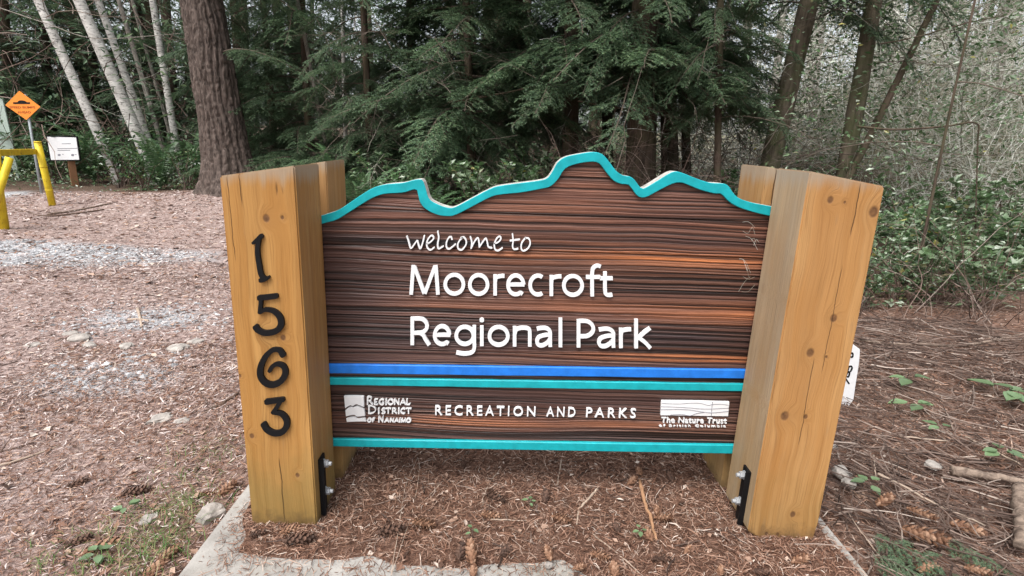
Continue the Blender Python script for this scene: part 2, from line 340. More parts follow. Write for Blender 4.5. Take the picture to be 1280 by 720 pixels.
# ------------------------------------------------------------------ the setting: ground, concrete pad, litter on it
_tab = np.random.default_rng(3).random((256, 256))
def vnoise(u, v, seed=0):
    u = np.asarray(u, float)+seed*17.3; v = np.asarray(v, float)+seed*9.1
    i = np.floor(u).astype(int); j = np.floor(v).astype(int); f = u-i; g = v-j; f = f*f*(3-2*f); g = g*g*(3-2*g)
    T = lambda a, b: _tab[a % 256, b % 256]
    return (T(i, j)*(1-f)+T(i+1, j)*f)*(1-g)+(T(i, j+1)*(1-f)+T(i+1, j+1)*f)*g
def fbm(u, v, o=4, seed=0): return sum(vnoise(u*2**k, v*2**k, seed+k)*0.5**(k+1) for k in range(o))/(1-0.5**o)
def grid_mesh(xs, ys, zf, keep=None):
    X, Y = np.meshgrid(xs, ys); Z = zf(X, Y); n = len(xs)
    i = (np.arange(len(ys)-1)[:, None]*n+np.arange(n-1)[None]).ravel()
    q = np.stack([i, i+1, i+n+1, i+n], -1); mb = MB()
    mb.add(np.stack([X, Y, Z], -1).reshape(-1, 3), q); return mb
def spread(a, b, c, d, near, far):
    """coordinates from a to d, step `near` between b and c, growing outside"""
    mid = list(np.arange(b, c, near)); s = near; o = c; right = []
    while o < d: right.append(o); s = min(far, s*1.12); o += s
    s = near; o = b-near; left = []
    while o > a: left.append(o); s = min(far, s*1.12); o -= s
    return np.array([a]+left[::-1]+mid+right+[d])
def ground_h(X, Y):
    z = ground_z(X, Y)+0.03*(fbm(X*2.2, Y*2.2, 4, 1)-0.5)
    dx = np.maximum(np.abs(X)-1.19, 0); dy = np.maximum(np.maximum(-0.9-Y, Y-0.85), 0)
    return np.where((np.abs(X) < 1.19) & (Y > -0.85) & (Y < 0.82), -0.12, z)
g = grid_mesh(spread(-70, -4, 4, 70, 0.07, 2.5), spread(-6, -1, 5, 75, 0.07, 2.5), ground_h).build('ground', M['soil'], smooth=True)
tag(g, kind='structure')
bm = bmesh.new(); bmesh.ops.create_cube(bm, size=1)
bmesh.ops.scale(bm, vec=(2.41, 1.76, 0.2), verts=bm.verts); bmesh.ops.translate(bm, vec=(-0.012, -0.02, -0.1), verts=bm.verts)
bmesh.ops.bevel(bm, geom=bm.edges[:], offset=0.012, segments=2, affect='EDGES')
me = bpy.data.meshes.new('concrete_pad'); bm.to_mesh(me); bm.free(); me.materials.append(M['concrete'])
tag(link('concrete_pad', me), kind='structure')
def bed_mask(X, Y):
    e = 0.10*(fbm(X*4, Y*4, 3, 5)-0.5)*2
    front = np.where(X < 0.10, -0.135, -0.135-0.30*np.clip((X-0.10)/0.3, 0, 1))
    d = np.minimum(np.minimum(Y-front, 0.95-Y), np.minimum(X+1.13-0.12*np.clip((0.15-Y)*2, 0, 1), 1.125-X))
    return d+e*0.6
def bed_h(X, Y):
    t = np.clip(bed_mask(X, Y)/0.10, -1, 1); return np.where(t > 0, 0.004+0.012*t*(2-t), -0.03+0.034*(1+t)) + np.where(t > 0, 0.012*(fbm(X*9, Y*9, 3, 8)-0.4), 0)
tag(grid_mesh(np.linspace(-1.2, 1.185, 170), np.linspace(-0.70, 0.86, 120), bed_h).build('litter_bed', M['bed'], smooth=True), kind='structure')

# ------------------------------------------------------------------ the park sign
SIGN = empty('park_sign', (0, 0, 0), 0, 'carved cedar park welcome sign with turquoise mountain edge held between two stout timber posts', 'park sign')
DF, DG, DB, FR = 0.234, 0.302, 0.5405, 0.250
def prism(name, prof, y0, y1, mats, parent, bev=0.004, side_mat=None):
    """profile in (x, z) extruded from y0 to y1; side_mat(nx, ny, nz) picks a material slot"""
    bm = bmesh.new(); f = [bm.verts.new((x, y0, z)) for x, z in prof]; b = [bm.verts.new((x, y1, z)) for x, z in prof]
    bm.faces.new(f); bm.faces.new(b[::-1]); n = len(prof)
    for i in range(n): bm.faces.new((f[(i+1) % n], f[i], b[i], b[(i+1) % n]))
    bmesh.ops.recalc_face_normals(bm, faces=bm.faces[:])
    if side_mat:
        for fc in bm.faces: fc.material_index = side_mat(fc.normal)
    if bev: bmesh.ops.bevel(bm, geom=bm.edges[:], offset=bev, segments=2, affect='EDGES', clamp_overlap=True)
    me = bpy.data.meshes.new(name); bm.to_mesh(me); bm.free()
    for m in (mats if isinstance(mats, list) else [mats]): me.materials.append(m)
    return link(name, me, parent)
def xz(px, py, y=0.0): p = on_y(px, py, y); return (p[0], p[2])
def kn(l, y=0.0): return [(*xz(px, py, y), r) for px, py, r in l]
LP = [xz(274, 220), xz(368, 207), xz(396.5, 659), xz(315, 655)]
RP = [xz(1013, 214), xz(1106.5, 233), xz(1023, 655), xz(1016, 676), xz(948, 673), xz(935, 664)]
def zx(l): return [(x, max(z, -0.02) if z > 0.06 else -0.02 if False else z) for x, z in l]
knL = kn([(333, 273, 0.016), (353, 272, 0.008), (329, 416, 0.016), (354, 422, 0.013), (372, 594, 0.011), (315, 545, 0.012), (300, 470, 0.008)])
knR = kn([(1038, 250, 0.014), (1056, 253, 0.006), (1092, 265, 0.022), (1042, 398, 0.017), (1013, 441, 0.019), (1033, 446, 0.006), (981, 520, 0.021), (1007, 521, 0.011), (991, 643, 0.015), (958, 667, 0.009), (972, 668, 0.010)])
def crk(l): return [(xz(px, (a+b)/2)[0], xz(px, b)[1], xz(px, a)[1], wd) for px, a, b, wd in l]
ORG, ORG2 = (0.44, 0.235, 0.074), (0.31, 0.145, 0.038)
M['postL'] = post_wood('timber_left', ORG, ORG2, knL, crk([(345, 225, 248, 0.004), (352, 230, 246, 0.003), (301, 212, 262, 0.0018), (353, 570, 655, 0.0022), (289, 215, 330, 0.0014)]), 1.33, 0.0, 0.55)
M['postR'] = post_wood('timber_right', (0.47, 0.255, 0.095), (0.345, 0.165, 0.052), knR, crk([(1069, 226, 300, 0.0022), (1040, 330, 470, 0.0013), (1008, 445, 560, 0.0015)]), 1.37, 0.06, 0.25)
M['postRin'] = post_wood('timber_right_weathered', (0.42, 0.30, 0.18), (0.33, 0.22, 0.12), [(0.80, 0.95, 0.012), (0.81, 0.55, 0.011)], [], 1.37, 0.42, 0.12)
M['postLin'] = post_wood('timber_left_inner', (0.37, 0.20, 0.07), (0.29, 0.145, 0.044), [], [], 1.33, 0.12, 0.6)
M['postB'] = post_wood('timber_back', (0.42, 0.245, 0.10), (0.33, 0.175, 0.062), [], [(-0.75, 0.9, 1.4, 0.003), (0.86, 0.9, 1.4, 0.003), (-0.90, 0.5, 1.4, 0.003)], 1.36, 0.25, 0.3)
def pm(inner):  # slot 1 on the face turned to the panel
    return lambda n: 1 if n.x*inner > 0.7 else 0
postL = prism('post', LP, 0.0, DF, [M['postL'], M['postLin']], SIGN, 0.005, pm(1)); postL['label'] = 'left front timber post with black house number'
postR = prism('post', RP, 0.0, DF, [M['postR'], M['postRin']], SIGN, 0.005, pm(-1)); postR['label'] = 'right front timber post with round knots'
def backpost(prof, name_label):
    o = prism('post', prof, DG, DB, M['postB'], SIGN, 0.004); o['label'] = name_label
backpost([(LP[0][0]+0.01, LP[0][1]), (-0.822, LP[1][1]+0.004), (-0.818, -0.02), (LP[3][0], -0.02)], 'rear timber behind the left end of the panel')
backpost([(0.822, RP[0][1]+0.002), (RP[1][0]-0.01, RP[1][1]), (1.07, -0.02), (0.826, -0.02)], 'rear timber behind the right end of the panel')

# strokes and letters: centre lines read off the photograph, set into the plane y = const where they are mounted
def ribbon(mb, pts, wd, yf, yb, n=6, rnd=True, sm=True):
    P = catmull(pts, n) if sm else np.asarray(pts, float)
    k = len(P); W = np.interp(np.linspace(0, 1, k), np.linspace(0, 1, len(wd)), wd) if hasattr(wd, '__len__') else np.full(k, float(wd))
    T = np.gradient(P, axis=0); T /= np.linalg.norm(T, axis=1)[:, None]+1e-9; N = np.stack([-T[:, 1], T[:, 0]], 1)
    if rnd:
        for f, wf in ((0.25, 0.87), (0.42, 0.5)):
            P = np.vstack([P[0]-T[0]*W[0]*(f if f < 0.3 else 0.17), P, P[-1]+T[-1]*W[-1]*(f if f < 0.3 else 0.17)])
            T = np.vstack([T[0], T, T[-1]]); N = np.vstack([N[0], N, N[-1]])
            W = np.concatenate([[W[0]*wf if f < 0.3 else W[0]*0.6], W, [W[-1]*wf if f < 0.3 else W[-1]*0.6]])
    k = len(P); L = P+N*W[:, None]/2; R = P-N*W[:, None]/2
    V = []
    for A in (L, R):
        for p in A: V.append(on_y(p[0], p[1], yf))
    V = np.array(V); Bk = V.copy(); Bk[:, 1] = yb; V = np.vstack([V, Bk]); i = np.arange(k-1)
    q = np.vstack([np.stack([i, i+1, k+i+1, k+i], -1), np.stack([i, 2*k+i, 2*k+i+1, i+1], -1), np.stack([k+i, k+i+1, 3*k+i+1, 3*k+i], -1),
                   [[0, k, 3*k, 2*k]], [[k-1, 3*k-1, 4*k-1, 2*k-1]]])
    mb.add(V, q)
def arc(cx, cy, rx, ry, a0, a1, n=14):
    a = np.radians(np.linspace(a0, a1, n)); return np.stack([cx+rx*np.cos(a), cy+ry*np.sin(a)], 1)
def glyph(ch, w, s, cap, xh):
    """strokes of a humanist sans letter: list of (points, butt/round, width factor); units px, y up, from the baseline"""
    h = s/2; o = 0.012*cap
    if ch == 'M': return [[(h, 0), (h+w*0.07, cap)], [(h+w*0.10, cap-1), (w/2-0.3, 1.2)], [(w-h-w*0.10, cap-1), (w/2+0.3, 1.2)], [(w-h, 0), (w-h-w*0.07, cap)]]
    if ch in 'RP':
        r = cap*(0.255 if ch == 'R' else 0.275); cy = cap-h*0.9-r; bx = w*0.42
        bowl = [(h, cap-h*0.9)]+list(arc(bx, cy, w-h-bx-(w*0.10 if ch == 'R' else 0), r, 90, -90, 14))+[(h, cy-r)]
        L = [[(h, 0), (h, cap)], bowl]
        if ch == 'R': L.append([(w*0.42, cy-r+0.5), (w*0.62, cap*0.36), (w*0.74, cap*0.20), (w-h*0.9, 0)])
        return L
    if ch == 'o': return [list(arc(w/2, xh/2, w/2-h, xh/2-h+2*o, 90, 450, 30))]
    if ch == 'e': return [[(w-h*0.9, xh*0.52)]+list(arc(w/2, xh/2, w/2-h, xh/2-h+2*o, 10, 305, 26))+[(w-h*1.6, h*0.85)], [(h*1.2, xh*0.52), (w-h*0.5, xh*0.52)]]
    if ch == 'c': return [list(arc(w/2+h*0.6, xh/2, w/2-h*0.4, xh/2-h+2*o, 58, 302, 22))]
    if ch == 'r': return [[(h, 0), (h, xh*0.98)], [(h, xh*0.62), (h*1.6, xh*0.84), (w*0.72, xh-h*0.95), (w, xh-h*0.9)]]
    if ch == 'f': return [[(w*0.42, 0), (w*0.42, cap*0.78), (w*0.52, cap*0.98), (w*0.78, cap*1.05), (w, cap*1.02)], [(0, xh-h), (w*0.98, xh-h)]]
    if ch == 't': return [[(w*0.40, cap*0.90), (w*0.40, xh*0.32), (w*0.50, h*1.2), (w*0.75, h*0.75), (w*0.98, h*1.0)], [(0, xh-h), (w, xh-h)]]
    if ch == 'i': return [[(w/2, 0), (w/2, xh)], 'dot']
    if ch == 'l': return [[(w/2, 0), (w/2, cap*1.04)]]
    if ch == 'n': return [[(h, 0), (h, xh)], [(h, xh*0.60), (h+w*0.10, xh*0.84), (w*0.52, xh-h*0.85), (w-h*1.5, xh*0.86), (w-h, xh*0.60), (w-h, xh*0.3), (w-h, 0)]]
    if ch == 'a': return [[(w*0.10, xh-h*1.3), (w*0.38, xh-h*0.8), (w*0.66, xh-h*0.95), (w-h*1.2, xh*0.78), (w-h, xh*0.55), (w-h, xh*0.2), (w-h*0.9, 0)],
                          [(w-h, xh*0.60), (w*0.55, xh*0.575), (w*0.22, xh*0.47), (h, xh*0.27), (w*0.22, h*0.95), (w*0.48, h*0.85), (w*0.74, xh*0.22), (w-h, xh*0.40)]]
    if ch == 'g': return [list(arc(w*0.48, xh/2, w*0.48-h, xh/2-h+o, 90, 450, 26)), [(w-h, xh), (w-h, xh*0.3), (w-h, -cap*0.08), (w*0.80, -cap*0.24), (w*0.45, -cap*0.29), (w*0.08, -cap*0.245)]]
    if ch == 'k': return [[(h, 0), (h, cap*1.04)], [(h*1.6, xh*0.46), (w*0.60, xh*0.80), (w-h*0.9, xh)], [(h*2.0, xh*0.56), (w*0.62, xh*0.28), (w-h*0.8, 0)]]
PANEL = None
def letter(ch, x0, x1, yb, cap, s, yf):
    mb = MB(); xh = cap*0.72
    for i, st in enumerate(glyph(ch, x1-x0, s, cap, xh)):
        if st == 'dot':
            c = (x0+(x1-x0)/2, yb-cap*0.93); ribbon(mb, [(c[0]-0.7, c[1]), (c[0]+0.7, c[1])], s*1.15, yf-0.0004*i, FR+0.004, sm=False); continue
        pts = [(x0+a, yb-b) for a, b in st]; straight = len(st) == 2
        ribbon(mb, pts, s, yf-0.0004*i, FR+0.004, n=3 if len(st) > 8 else 6, rnd=False, sm=not straight)
    return mb.build('letter', M['white'], PANEL)

# ---- panel: laminated cedar boards, sandblasted so that the late wood stands in ridges
up1 = [(22, 375), (100, 348), (180, 295), (270, 238), (340, 215), (440, 205), (500, 190), (535, 187), (548, 200), (560, 235), (578, 290), (620, 318), (680, 338), (720, 332), (800, 290), (900, 238), (950, 222), (1050, 208), (1150, 195), (1205, 180), (1240, 130)]
lo1 = [(22, 420), (90, 400), (180, 345), (270, 290), (340, 265), (440, 258), (505, 240), (518, 265), (530, 310), (560, 345), (620, 375), (680, 383), (720, 375), (800, 335), (900, 283), (960, 268), (1060, 258), (1160, 240), (1220, 225), (1262, 185)]
up2 = [(70, 100), (110, 70), (180, 53), (260, 42), (310, 55), (350, 100), (380, 140), (415, 165), (455, 172), (480, 190), (512, 232), (535, 233), (600, 195), (680, 148), (730, 152), (800, 180), (880, 205), (965, 213), (1000, 255), (1030, 285), (1100, 310), (1190, 328)]
lo2 = [(100, 145), (130, 120), (200, 100), (270, 95), (300, 110), (330, 150), (370, 195), (410, 212), (445, 215), (465, 235), (490, 270), (515, 284), (550, 278), (620, 240), (690, 208), (740, 208), (820, 240), (900, 262), (940, 265), (975, 300), (1020, 330), (1090, 355), (1180, 378)]
def z2p(l, ox): return [(ox+x/4.237, 180+y/4.237) for x, y in l]
UP = [(388, 274)]+z2p(up1, 400)+z2p(up2, 680)+[(985, 262)]; LO = [(388, 284)]+z2p(lo1, 400)+z2p(lo2, 680)+[(985, 274)]
def resample(P, n):
    P = catmull(P, 5); d = np.concatenate([[0], np.cumsum(np.linalg.norm(np.diff(P, axis=0), axis=1))]); t = np.linspace(0, d[-1], n)
    return np.stack([np.interp(t, d, P[:, 0]), np.interp(t, d, P[:, 1])], 1)
NT_ = 170
YT = 0.2375                                    # front of the raised turquoise trim
U = np.array([on_y(*p, YT) for p in resample(UP, NT_)]); L = np.array([on_y(*p, YT) for p in resample(LO, NT_)])
ZB = 0.5*(on_y(421, 557, YT)[2]+on_y(912, 567, YT)[2])
NX, NZ = 250, 560
xs = np.linspace(-0.93, 0.93, NX); zs = np.linspace(0.225, 1.43, NZ); X, Z = np.meshgrid(xs, zs)
ztop = np.interp(xs, 0.5*(U[:, 0]+L[:, 0]), 0.5*(U[:, 2]+L[:, 2]))
bidx = np.floor((Z-0.225)/0.138).astype(int)                                   # glued-up boards
wav = 0.020*(vnoise(X*1.6, Z*5+bidx*7.7, 1)-0.5)+0.0040*(vnoise(X*6, Z*14+bidx*3.1, 2)-0.5)+0.0010*(vnoise(X*30, Z*40, 3)-0.5)
zw = Z+wav+bidx*0.37
g1 = vnoise(zw*185, X*0.9+bidx*5, 4); g2 = vnoise(zw*350, X*1.6, 5); g3 = vnoise(zw*36, X*0.7+bidx, 6)
ridge = np.clip(0.62*g1+0.38*g2, 0, 1); amp = 0.35+0.9*vnoise(X*1.3+bidx*3, Z*9, 9)
H = (ridge-0.5)*0.0075*amp+(g3-0.5)*0.003
joint = np.abs(((Z-0.225)/0.138+0.5) % 1-0.5)*0.138; H -= 0.004*np.exp(-(joint/0.0022)**2)
Yp = FR-H
def field(bl):
    f = 0*X
    for px, py, sx, sy, a in bl:
        p = on_y(px, py, FR); f = np.maximum(f, a*np.exp(-(((X-p[0])*330/sx)**2+((Z-p[2]+0.01*(vnoise(X*3, Z*2, 11)-0.5))*330/sy)**2)))
    return f
org = field([(860, 322, 200, 11, 1.0), (700, 300, 150, 10, 0.5), (640, 322, 70, 8, 0.75), (900, 392, 170, 13, 0.72), (730, 384, 90, 10, 0.5), (560, 384, 120, 9, 0.3), (860, 447, 190, 9, 0.85), (690, 444, 90, 7, 0.4),
             (590, 527, 110, 9, 0.85), (770, 528, 110, 7, 0.55), (740, 225, 70, 22, 0.30), (690, 262, 140, 22, 0.26), (480, 285, 60, 16, 0.18), (900, 285, 120, 16, 0.22), (840, 345, 120, 12, 0.2), (870, 545, 100, 7, 0.25)])
drk = field([(440, 385, 70, 110, 0.62), (560, 425, 200, 24, 0.85), (680, 296, 330, 5, 0.8), (480, 300, 140, 6, 0.9), (640, 418, 330, 22, 0.85), (480, 425, 140, 30, 0.8), (820, 420, 160, 20, 0.8), (660, 498, 330, 10, 0.55), (660, 546, 330, 6, 0.6), (450, 370, 60, 60, 0.45), (880, 268, 120, 10, 0.3), (430, 330, 60, 50, 0.35), (680, 360, 250, 10, 0.2)])
org = np.clip(org*(0.15+1.05*vnoise(zw*75, X*1.5, 13)), 0, 1); drk = np.clip(drk*(0.75+0.7*vnoise(zw*45, X*1.2, 14)), 0, 1)
mid = np.array([0.085, 0.038, 0.027])*(0.65+0.8*vnoise(zw*22, X*0.8, 15))[..., None]
pinkish = np.array([0.27, 0.150, 0.108]); late = np.clip((ridge-0.55)*3.2, 0, 1)[..., None]
tone = 0.65+0.7*_tab[bidx % 256, 11]; mid = mid*tone[..., None]
col = mid*(1-0.45*late)+0.45*late*pinkish*(0.5+0.7*vnoise(X*1.1, Z*12, 17))[..., None]
col = col*(1-org[..., None])+org[..., None]*(np.array([0.46, 0.155, 0.052])*(0.22+1.10*ridge)[..., None])
col = col*(1-0.85*drk[..., None])+0.85*drk[..., None]*(np.array([0.030, 0.019, 0.020])*(0.7+0.9*ridge)[..., None])
col *= (1-0.75*np.exp(-(joint/0.003)**2))[..., None]; col *= (0.14+1.06*np.clip((g1-0.14)*2.6, 0, 1))[..., None]
mb = MB(); i = (np.arange(NZ-1)[:, None]*NX+np.arange(NX-1)[None]); keep = (Z[:-1, :-1] < ztop[None, :-1]-0.001)
i = i[keep].ravel(); mb.add(np.stack([X, Yp, Z], -1).reshape(-1, 3), np.stack([i, i+1, i+NX+1, i+NX], -1))
PANEL = mb.build('panel', M['panel'], SIGN, smooth=False); PANEL['label'] = 'sandblasted cedar panel with white raised lettering'
at = PANEL.data.color_attributes.new('stain', 'FLOAT_COLOR', 'POINT')
colf = np.ones((len(PANEL.data.vertices), 4), np.float32); cc = col.reshape(-1, 3)
colf[:, :3] = cc[:len(colf)]; at.data.foreach_set('color', colf.ravel())
# core of the panel behind the carved face
prof = [(-0.93, ZB+0.004)]+[(0.5*(a[0]+b[0]), 0.5*(a[2]+b[2])) for a, b in zip(U, L)][::2]+[(0.93, ZB+0.006)]
prism('panel_core', [(x, z) for x, z in prof], FR+0.014, 0.298, M['stake'], PANEL, 0)
def band(mb, A, B, yf, yb, inset=0.003, top=0):
    """strip between the point rows A (upper) and B (lower), with a small chamfer to the front"""
    k = len(A); row = lambda P, y: np.stack([P[:, 0], np.full(k, y), P[:, 2]], 1)
    d = B-A; d /= np.linalg.norm(d, axis=1)[:, None]
    V = np.vstack([row(A, yb), row(A, yf+inset), row(A+d*inset, yf), row(B-d*inset, yf), row(B, yf+inset), row(B, yb)])
    i = np.arange(k-1); q = np.vstack([np.stack([j*k+i, (j+1)*k+i, (j+1)*k+i+1, j*k+i+1], -1) for j in range(6-1)]+[np.stack([5*k+i, i, i+1, 5*k+i+1], -1)])
    q = np.vstack([q, [[0, k, 4*k, 5*k], [k, 2*k, 3*k, 4*k], [k-1, 6*k-1, 5*k-1, 2*k-1], [2*k-1, 5*k-1, 4*k-1, 3*k-1]]])
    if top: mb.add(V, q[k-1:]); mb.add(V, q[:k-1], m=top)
    else: mb.add(V, q)
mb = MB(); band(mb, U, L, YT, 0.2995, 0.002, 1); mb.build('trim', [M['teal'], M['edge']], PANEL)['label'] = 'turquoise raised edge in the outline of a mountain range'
def stripe(a, b, c, d, m, lab, yf=YT, ext=0.07):
    P = [on_y(*q, yf) for q in (a, b, c, d)]; k = 40
    A = np.array([P[0]+(P[1]-P[0])*t for t in np.linspace(-ext, 1+ext, k)]); B = np.array([P[2]+(P[3]-P[2])*t for t in np.linspace(-ext, 1+ext, k)])
    A[:, 2] += 0.0016*(vnoise(A[:, 0]*14, 0, 3)-0.5); B[:, 2] += 0.0016*(vnoise(B[:, 0]*14, 4, 3)-0.5)
    mb = MB(); band(mb, A, B, yf, FR+0.006, 0.0025); mb.build('stripe', m, PANEL)['label'] = lab
stripe((417, 455.5), (927, 462.5), (417, 467), (927, 473.5), M['blue'], 'blue stripe above the turquoise stripe')
stripe((417, 472.5), (926, 480), (417, 481.5), (926, 489.5), M['teal'], 'turquoise stripe under the blue stripe')
A0 = [(420, 549), (912, 556.5), (420, 558.5), (912, 567.5)]
P = [on_y(*q, YT) for q in A0]; k = 40; T_ = np.linspace(-0.1, 1.1, k)[:, None]
mb = MB(); band(mb, P[0]+(P[1]-P[0])*T_, P[2]+(P[3]-P[2])*T_, YT, 0.2995); mb.build('trim', M['teal'], PANEL)['label'] = 'turquoise strip along the bottom edge'
# ---- lettering
YL = 0.2395
def zc(x, ox, k=4.237): return ox+x/k
row1 = [('M', 511.6, 549.6), ('o', 554.2, 581.4), ('o', 585, 611.6), ('r', 616.6, 630.6), ('e', 632.8, 656.8), ('c', 660.5, 682), ('r', 687, 701.8), ('o', 702.6, 730), ('f', 732.6, 751), ('t', 750, 766)]
for ch, a, b in row1:
    t = (a-512)/254; letter(ch, a, b, 368.4+2.6*t, 36.6+(0 if ch != 't' else -2), 4.5, YL)
row2 = [('R', 513, 538.5), ('e', 541, 564), ('g', 568, 595), ('i', 599, 605.5), ('o', 609.6, 637), ('n', 641, 664.5), ('a', 669, 690), ('l', 696.8, 704.4), ('P', 721, 744), ('a', 746.5, 769), ('r', 774, 789), ('k', 793, 815)]
for ch, a, b in row2:
    t = (a-513)/302; letter(ch, a, b, 431.6+4.2*t, 35.0, 4.5, YL)
# "welcome to" in a light running hand
def strokes(name, L, wd, m, parent, yf, yb, tr, rnd=True):
    mb = MB()
    for i, st in enumerate(L): ribbon(mb, [tr(x, y) for x, y in st], wd, yf-0.0003*(i % 5), yb, n=5, rnd=rnd)
    return mb.build(name, m, parent)
tw = lambda x, y: (500+x/7.11, 280+y/7.11)
WEL = [[(60, 110), (75, 150), (95, 217), (130, 175), (152, 150), (165, 190), (180, 220), (200, 170), (215, 105)],
       [(240, 175), (270, 160), (298, 128), (288, 106), (265, 112), (240, 155), (240, 205), (268, 232), (302, 210)],
       [(335, 65), (343, 120), (334, 180), (343, 220), (382, 200)],
       [(462, 138), (452, 116), (430, 125), (411, 170), (415, 210), (440, 222), (490, 182)],
       [(555, 120), (527, 150), (511, 190), (521, 224), (550, 230), (583, 190), (588, 150), (567, 120), (540, 124)],
       [(625, 115), (637, 160), (632, 217)], [(632, 215), (660, 160), (688, 126), (700, 150), (705, 207)], [(705, 205), (735, 160), (762, 130), (775, 160), (785, 203), (815, 215)],
       [(840, 175), (875, 160), (897, 130), (885, 112), (860, 130), (838, 180), (845, 225), (872, 238), (908, 215)],
       [(1000, 90), (1005, 150), (1000, 200), (1015, 226), (1047, 222)], [(980, 150), (1062, 139)],
       [(1115, 125), (1082, 170), (1078, 220), (1100, 240), (1140, 215), (1157, 170), (1145, 132), (1115, 126)]]
strokes('lettering', WEL, 1.75, M['white'], PANEL, YL, FR+0.004, tw)['label'] = 'white handwritten words welcome to'
def text_line(body, name, a, b, cap_px, yf, yb, parent, m, spacing=1.0, bold=0.0, shear=0.0):
    """one line of the built-in typeface, cut out as raised lettering between the baseline pixels a and b"""
    cu = bpy.data.curves.new(name, 'FONT'); cu.body = body; cu.space_character = spacing; cu.offset = bold; cu.resolution_u = 3
    o = bpy.data.objects.new(name, cu); C.objects.link(o); dg = bpy.context.evaluated_depsgraph_get()
    me = bpy.data.meshes.new_from_object(o.evaluated_get(dg)); C.objects.unlink(o); bpy.data.objects.remove(o)
    v = np.array([x.co[:] for x in me.vertices]); x0, x1 = v[:, 0].min(), v[:, 0].max()
    capu = 0.70 if any(c.isupper() for c in body) else v[:, 1].max()
    A, B = on_y(*a, yf), on_y(*b, yf); Cp = on_y(a[0], a[1]-cap_px, yf); up = np.linalg.norm(Cp-A)/capu
    t = (v[:, 0]-x0)/(x1-x0); W = A[None]+(B-A)[None]*t[:, None]; W[:, 2] += v[:, 1]*up; W[:, 1] = yf
    for i, q in enumerate(me.vertices): q.co = W[i]
    bm = bmesh.new(); bm.from_mesh(me); r = bmesh.ops.extrude_face_region(bm, geom=bm.faces[:])
    for e in r['geom']:
        if isinstance(e, bmesh.types.BMVert): e.co.y = yb
    bmesh.ops.recalc_face_normals(bm, faces=bm.faces[:]); [setattr(f, 'smooth', False) for f in bm.faces]; bm.to_mesh(me); bm.free(); me.materials.clear(); me.materials.append(m)
    return link(name, me, parent)
text_line('RECREATION', 'lettering', (544, 519.0), (669, 520.6), 11.6, YL, FR+0.004, PANEL, M['white'], 1.40, 0.004)['label'] = 'raised white words recreation and parks'
text_line('AND', 'lettering', (683, 520.8), (719, 521.4), 11.6, YL, FR+0.004, PANEL, M['white'], 1.40, 0.004)
text_line('PARKS', 'lettering', (732.5, 521.6), (794.5, 522.8), 11.6, YL, FR+0.004, PANEL, M['white'], 1.40, 0.004)
# left emblem: landscape square in three pieces, words beside it in spaced small capitals
tl = lambda x, y: (420+x/10.283, 480+y/10.283)
def patch(name, top, bot, m, parent, yf, yb, tr, n=24):
    A = resample([tr(*p) for p in top], n); B = resample([tr(*p) for p in bot], n); mb = MB()
    band(mb, np.array([on_y(*p, yf) for p in A]), np.array([on_y(*p, yf) for p in B]), yf, yb, 0.0008); return mb.build(name, m, parent)
YB_ = FR+0.004
patch('emblem', [(103, 158), (230, 157), (355, 160)], [(118, 312), (160, 285), (190, 275), (215, 285), (255, 262), (290, 270), (360, 300)], M['white'], PANEL, YL, YB_, tl)['label'] = 'white square emblem of hills, left of the small capitals'
patch('emblem', [(120, 337), (165, 308), (195, 300), (215, 308), (260, 290), (295, 298), (362, 329)], [(128, 418), (190, 402), (240, 400), (270, 420), (372, 412)], M['white'], PANEL, YL, YB_, tl)
patch('emblem', [(130, 446), (190, 430), (240, 431), (275, 451), (370, 438)], [(140, 490), (260, 484), (388, 484)], M['white'], PANEL, YL, YB_, tl)
